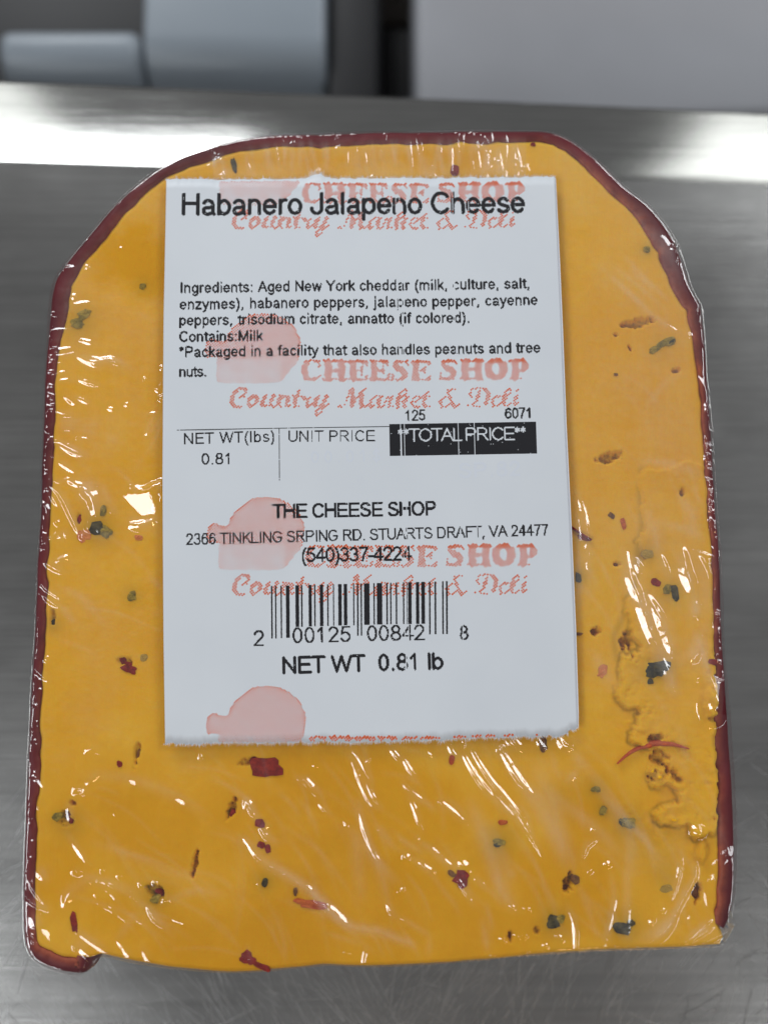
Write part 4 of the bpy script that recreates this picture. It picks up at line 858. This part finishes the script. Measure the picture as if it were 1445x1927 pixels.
def rule(pts_px, w_px, name='printed_line'):
    (x0, y0), (x1, y1) = pts_px; P0, e, n, L = world_frame((x0, y0), (x1, y1)); hw = w_px * PXM / 2
    c = int(L / DOT) + 1; r = max(1, int(round(w_px * PXM / DOT))); m = rng.random((r, c)) > 0.03
    U = (np.arange(c) + .5) * DOT; Wp = P0 + U[:, None] * e; PX, PY = to_px(Wp)
    return emit_cells(name, m, P0, e, n, 0, -hw, DOT, M_ink)

text('Habanero Jalapeno Cheese', (341,405.5), (986,400.5), 43, 11.8, 0.87)
INGL = [('Ingredients: Aged New York cheddar (milk, culture, salt,', (339,552), (997,543)),
 ('enzymes), habanero peppers, jalapeno pepper, cayenne', (339,583), (1010,574)),
 ('peppers, trisodium citrate, annatto (if colored).', (338,613), (884,607)),
 ('Contains:Milk', (338,644), (494,642)),
 ('*Packaged in a facility that also handles peanuts and tree', (338,673), (1015,664)),
 ('nuts.', (338,710), (390,709))]
for s, a, b in INGL: text(s, a, b, 20.5, 12.4, 0.84)
text('125', (761,792), (800,791), 20, 11, .9); text('6071', (949,788), (1001,787), 20, 12, .9)
rule([(334,810),(735,803)], 1.6); rule([(526,806),(526.5,904)], 1.4)
text('NET WT(lbs)', (346,837), (518,832), 21.5, 9.5, .92); text('UNIT PRICE', (542,832.5), (705,831), 21.5, 8.5, .92)
text('0.81', (379,875), (438,874), 22, 10.5)
text('**TOTAL PRICE**', (747,832), (990,828), 25, 8.6, 1.0, box=(-14, 261, -26.5, 33), name='black_price_band')
text('THE CHEESE SHOP', (514,976), (819,970), 27, 13, 0.87)
text('2366 TINKLING SRPING RD. STUARTS DRAFT, VA 24477', (351,1026), (1031,1008), 22, 10, 0.84)
text('(540)337-4224', (566,1058), (774,1055), 27, 10.5, 0.95)
text('NET WT  0.81 lb', (530,1268), (833,1259), 31, 13, 0.95)
text('2', (476,1216), (496,1216), 30, 9.5, 0.97)
text('00125', (549,1211), (660,1208), 30, 9.5, 0.97); text('00842', (689,1207), (799,1205), 30, 9.5, 0.97); text('8', (864,1204), (884,1204), 27, 10, .85)
# ghost of the print on the other side of the paper
text('00.01$', (585,872), (716,868), 22, 11, 1.0, mat_=M_faint, bits=False, z=-0.000004, name='show_through_print')
text('SP.82', (862,900), (978,895), 28, 12, 1.0, mat_=M_faint, bits=False, z=-0.000004, name='show_through_print')

# barcode: (left, right) of each bar in the enlarged picture (scale 3.36 from 470, 1080), bottom y
BARS = [(135,145,408),(160,169,408),(195,204,406),(229,252,404),(289,312,335),(324,334,335),(372,392,332),(407,416,331),(443,465,330),(489,498,329),(526,533,328),(559,581,326),(594,616,325),(653,661,325),(677,687,391),(700,709,390),
 (722,757,322),(781,790,320),(803,837,320),(862,872,319),(886,895,318),(921,931,318),(967,976,317),(992,996,317),(1000,1022,317),(1049,1070,316),(1083,1106,315),(1131,1141,382),(1166,1177,381),(1214,1224,380),(1238,1249,380)]
for a, b, yb in BARS:
    yt = 76 - (a - 135) * 0.027; h0 = []
    x0, x1 = 470 + a / 3.36, 470 + b / 3.36; y0, y1 = 1080 + yt / 3.36, 1080 + yb / 3.36
    n_ = int((y1 - y0) / 1.45); Vv = []; Qq = []
    for k in range(n_ + 1):
        t = k / n_; y = y0 + (y1 - y0) * t; sh = (y - y0) * 0.006
        l = at(x0 + sh + random.uniform(-.25, .25), y, ZP); r_ = at(x1 + sh + random.uniform(-.25, .25), y, ZP); Vv += [l, r_]
        if k: Qq.append((2 * k - 2, 2 * k, 2 * k + 1, 2 * k - 1))
    quads('barcode_bar', np.array(Vv), np.array(Qq), M_ink, pl)

# --- red halftone printing
def Z(ox, oy, s, strokes, f=0.5):
    return [[(ox + x / s, oy + y / s, w_ * f / s) for x, y, w_ in st] for st in strokes]
SCRIPT = Z(420, 720, 6.881, [
 [(218,192,34),(262,186,30),(300,145,34),(300,100,30),(262,74,24),(205,88,30),(155,135,44),(124,190,58),(122,248,60),(150,300,48),(195,324,34),(245,322,24),(300,290,14)],
 [(400,180,30),(352,215,42),(332,270,44),(345,310,42),(388,314,26),(432,268,42),(452,215,44),(435,178,36),(400,180,24)],[(470,296,16),(500,290,16)],
 [(562,178,34),(525,230,44),(505,288,46),(532,316,34),(582,290,16)],[(660,180,46),(625,240,48),(612,300,44),(650,318,28),(704,284,20)],
 [(752,180,48),(722,250,44),(736,316,40)],[(725,262,18),(790,202,28),(848,180,44),(855,220,46),(826,270,46),(822,308,40),(870,306,24),(905,288,18)],
 [(985,116,42),(952,190,48),(926,268,52),(932,318,36),(982,306,22),(1022,255,16)],[(908,182,24),(1012,182,24)],
 [(1030,232,16),(1056,182,42),(1062,222,32)],[(1132,184,22),(1094,250,42),(1084,315,44),(1132,300,24),(1180,270,18)],
 [(1248,180,42),(1208,220,48),(1192,290,44),(1200,316,28)],[(1210,315,16),(1290,262,18)],[(1340,190,50),(1302,260,54),(1250,338,48),(1202,385,36),(1216,425,24),(1262,388,28),(1322,318,24),(1386,280,22)]])
SCRIPT += Z(620, 720, 7.225, [
 [(132,325,52),(150,345,22),(195,330,20),(236,240,22),(276,140,38),(315,88,40)],[(315,92,44),(315,200,62),(300,332,50)],[(310,318,22),(380,200,22),(480,92,44)],[(484,92,40),(434,140,40),(442,210,62),(426,280,58),(430,335,44),(490,325,22),(522,308,18)],
 [(715,186,26),(640,190,24),(572,240,32),(546,300,46),(572,335,40),(620,318,18)],[(702,190,42),(666,260,52),(666,318,46),(690,340,34),(752,294,22)],
 [(752,294,18),(786,200,44),(832,220,42),(872,188,24)],[(852,204,34),(816,262,48),(818,326,44),(876,316,22)],
 [(928,332,48),(926,250,48),(950,170,44),(1014,86,32),(1056,90,24),(1040,140,24),(962,222,18)],[(946,232,20),(1010,190,28),(1066,205,38),(1040,240,38),(1005,270,38),(1026,332,52),(1080,320,14)],
 [(1112,280,26),(1202,246,24),(1232,200,32),(1195,184,24),(1140,215,32),(1116,275,42),(1136,324,42),(1192,335,26),(1242,298,20)],
 [(1340,120,34),(1304,180,48),(1272,270,48),(1292,330,46),(1342,325,24),(1382,294,22)],[(1264,190,22),(1366,190,22)]])
SCRIPT += Z(810, 720, 7.225, [
 [(338,98,34),(292,78,24),(245,110,32),(240,160,42),(270,230,52),(292,290,48),(322,332,40),(380,295,22)],[(252,188,20),(180,215,26),(126,270,42),(150,330,38),(202,325,24),(252,290,20)],
 [(544,190,38),(526,150,28),(572,95,26),(642,70,24),(722,86,32),(780,132,48),(786,200,52),(750,280,38),(700,320,20)],[(655,334,24),(582,310,24),(540,300,24),(508,326,30)],[(672,125,34),(632,190,54),(622,250,44),(560,305,28)],
 [(862,260,20),(922,220,24),(936,186,32),(890,174,24),(846,215,34),(826,270,40),(852,320,36),(912,312,22),(972,280,20)],
 [(972,280,18),(1042,192,22),(1092,110,24),(1075,72,28),(1030,100,34),(1000,180,48),(986,260,48),(1000,316,42),(1052,310,22),(1100,275,18)],
 [(1160,186,48),(1136,250,50),(1132,308,42),(1162,312,26),(1206,274,24)],[(1156,112,36),(1188,100,36)]])
def slab_C(): return [[(262,150,48),(250,105,30),(160,88,26),(105,120,66),(76,200,84),(110,285,70),(170,316,32),(235,300,36),(272,266,32)]]
def slab_H(): return [[(365,110,84),(365,300,84)],[(520,110,84),(520,300,84)],[(318,97,28),(430,97,28)],[(460,97,28),(568,97,28)],[(308,313,26),(428,313,26)],[(462,313,26),(572,313,26)],[(365,205,42),(520,205,42)]]
def slab_E(d=0): return [[(655+d,115,74),(655+d,298,74)],[(612+d,97,30),(815+d,97,30)],[(812+d,100,28),(822+d,142,22)],[(606+d,313,26),(815+d,313,26)],[(808+d,305,34),(828+d,255,24)],[(660+d,205,28),(755+d,205,28)],[(760+d,158,22),(760+d,250,22)],[(770+d,110,40),(815+d,112,30)]]
def slab_S(d=0): return [[(1306+d,150,24),(1292+d,92,22)],[(1290+d,100,28),(1235+d,95,30),(1160+d,112,52),(1150+d,150,66),(1215+d,192,78),(1272+d,238,76),(1255+d,290,62),(1200+d,316,32),(1140+d,302,30),(1114+d,248,24)],[(1114+d,248,24),(1118+d,315,22)]]
SLAB = Z(560, 665, 6.283, slab_C() + slab_H() + slab_E() + slab_E(252) + slab_S() + slab_E(740))
SLAB += [[(x + 91, y - 1, w_) for x, y, w_ in st] for st in Z(560, 665, 6.283, slab_S())] + [[(x + 256.8, y - 2, w_) for x, y, w_ in st] for st in Z(560, 665, 6.283, slab_H())]
SLAB += Z(780, 665, 6.283, [[(1190,100,84),(1190,288,84)],[(1120,85,28),(1200,85,28)],[(1116,298,26),(1245,298,26)],[(1205,82,34),(1285,88,50),(1312,140,84),(1285,192,50),(1210,214,32)]])
O_OUT = [(780 + 960 / 6.283 + 22 * cos(a), 665 + 188 / 6.283 + 21 * sin(a)) for a in np.linspace(0, 2 * pi, 40)[:-1]]
O_IN = [(780 + 960 / 6.283 + 7 * cos(a), 665 + 190 / 6.283 + 11.5 * sin(a)) for a in np.linspace(0, 2 * pi, 30)[:-1]]
DOME = [(401.7,985),(394,992),(390,1004),(391,1014),(393,1021.6),(412,1023),(412,1064),(422,1071),(524,1071),(547,1053),(569,1027),(573,998),(569,978),(556,957.7),(532.5,941.7),(503.5,936),(474,940),(445,960.6),(433,980),(428,991),(415,988),(408,984)]
def W2(px, py): return at(px, py, ZP)[..., :2]
def strokes_w(st): return [[(*W2(x, y), w_ * PXM) for x, y, w_ in s_] for s_ in st]
SCw, SLw = strokes_w(SCRIPT), strokes_w(SLAB); OOw = W2(*np.array(O_OUT).T); OIw = W2(*np.array(O_IN).T)
DMs = smooth_poly(DOME, 6, True); DMw = W2(DMs[:, 0], DMs[:, 1]) + (W2(566, 677) - W2(573, 1025.5))     # moved to the second print
ref = W2(566, 677)
clip_top = lambda x: np.interp(x, [314, 1043], [338, 333]) + 4
clip_bot = lambda x: np.interp(x, [312, 700, 1068, 1070, 1086], [1400, 1396, 1383, 1372, 1370]) - 2
pitch = PXM * 3.9
for inst, (ax, ay) in enumerate(((567,343.5),(566,677),(573,1025.5),(575,1384.5))):
    off = W2(ax, ay) - ref
    for part, nm in ((0, 'shop_emblem'), (1, 'block_lettering'), (2, 'script_lettering')):
        if inst == 3 and part == 2: continue
        src = DMw if part == 0 else np.array([p[:2] for s_ in (SLw if part == 1 else SCw) for p in s_])
        x0, y0 = src.min(0) - 0.0004; x1, y1 = src.max(0) + 0.0004
        c, s_ = cos(R(38)), sin(R(38)); n_ = int(max(x1 - x0, y1 - y0) * 1.5 / pitch)
        I, J = np.meshgrid(np.arange(-n_, n_), np.arange(-n_, n_)); gx = (I * c - J * s_) * pitch + (x0 + x1) / 2; gy = (I * s_ + J * c) * pitch + (y0 + y1) / 2
        q = (gx > x0) & (gx < x1) & (gy > y0) & (gy < y1); gx, gy = gx[q], gy[q]
        solid = []
        if part == 0:
            dd, _, _ = nearest_on(gx, gy, DMw); ins = inside(gx, gy, DMw); k = ins
            ydm = DMw[:, 1]; low = (gy < ydm.min() + 0.0036); size = np.where(low, 0.30, 0.37) + np.where((dd < 0.0003) & ~low, 0.10, 0)
            size = np.where(low & (gx > DMw[:, 0].max() - 0.0028), 0.37, size); size = size - 0.05 * (low & (vnoise(gx * 900, gy * 900, 77) > 0.1))
        else:
            b = np.full(gx.shape, 1e9)
            for st in (SLw if part == 1 else SCw): b = np.minimum(b, cap_sdf(gx, gy, st))
            k = b < 0
            if part == 1: k |= inside(gx, gy, OOw) & ~inside(gx, gy, OIw)
            size = np.full(gx.shape, 0.44 if part == 1 else 0.47)
            if part == 1: size = size + np.where(gy > W2(700, 682)[1], 0.13, 0)
        gx, gy, size = gx[k] + off[0], gy[k] + off[1], size[k]
        P3 = np.stack([gx, gy, np.full(gx.shape, ZP)], -1); PX, PY = to_px(P3)
        k = (PY > clip_top(PX)) & (PY < clip_bot(PX)) & (PX < 1060); gx, gy, size = gx[k], gy[k], size[k]
        if len(gx) == 0: continue
        r = size * pitch * (0.9 + 0.25 * rng.random(len(gx))); zz = ZP - 0.000005
        cs = [(1, 0), (0.5, .87), (-.5, .87), (-1, 0), (-.5, -.87), (.5, -.87)]
        Vv = np.stack([np.stack([gx + r * a_, gy + r * b_, np.full(gx.shape, zz)], -1) for a_, b_ in cs], 1).reshape(-1, 3)
        i0 = np.arange(len(gx)) * 6; Qq = np.concatenate([np.stack([i0, i0 + 1, i0 + 2, i0 + 3], 1), np.stack([i0, i0 + 3, i0 + 4, i0 + 5], 1)])
        o = quads(nm, Vv, Qq, M_rink, pl)

# everything on the label follows the curl of its paper
for o in pl.children:
    me = o.data; co = np.empty(len(me.vertices) * 3, np.float32); me.vertices.foreach_get('co', co); co = co.reshape(-1, 3)
    co[:, 2] += curl(co[:, 0], co[:, 1]); me.vertices.foreach_set('co', co.ravel()); me.update()
    if o.name == 'paper_sheet':
        me.polygons.foreach_set('use_smooth', np.arange(len(me.polygons)) < (nc - 1) * (nr - 1))
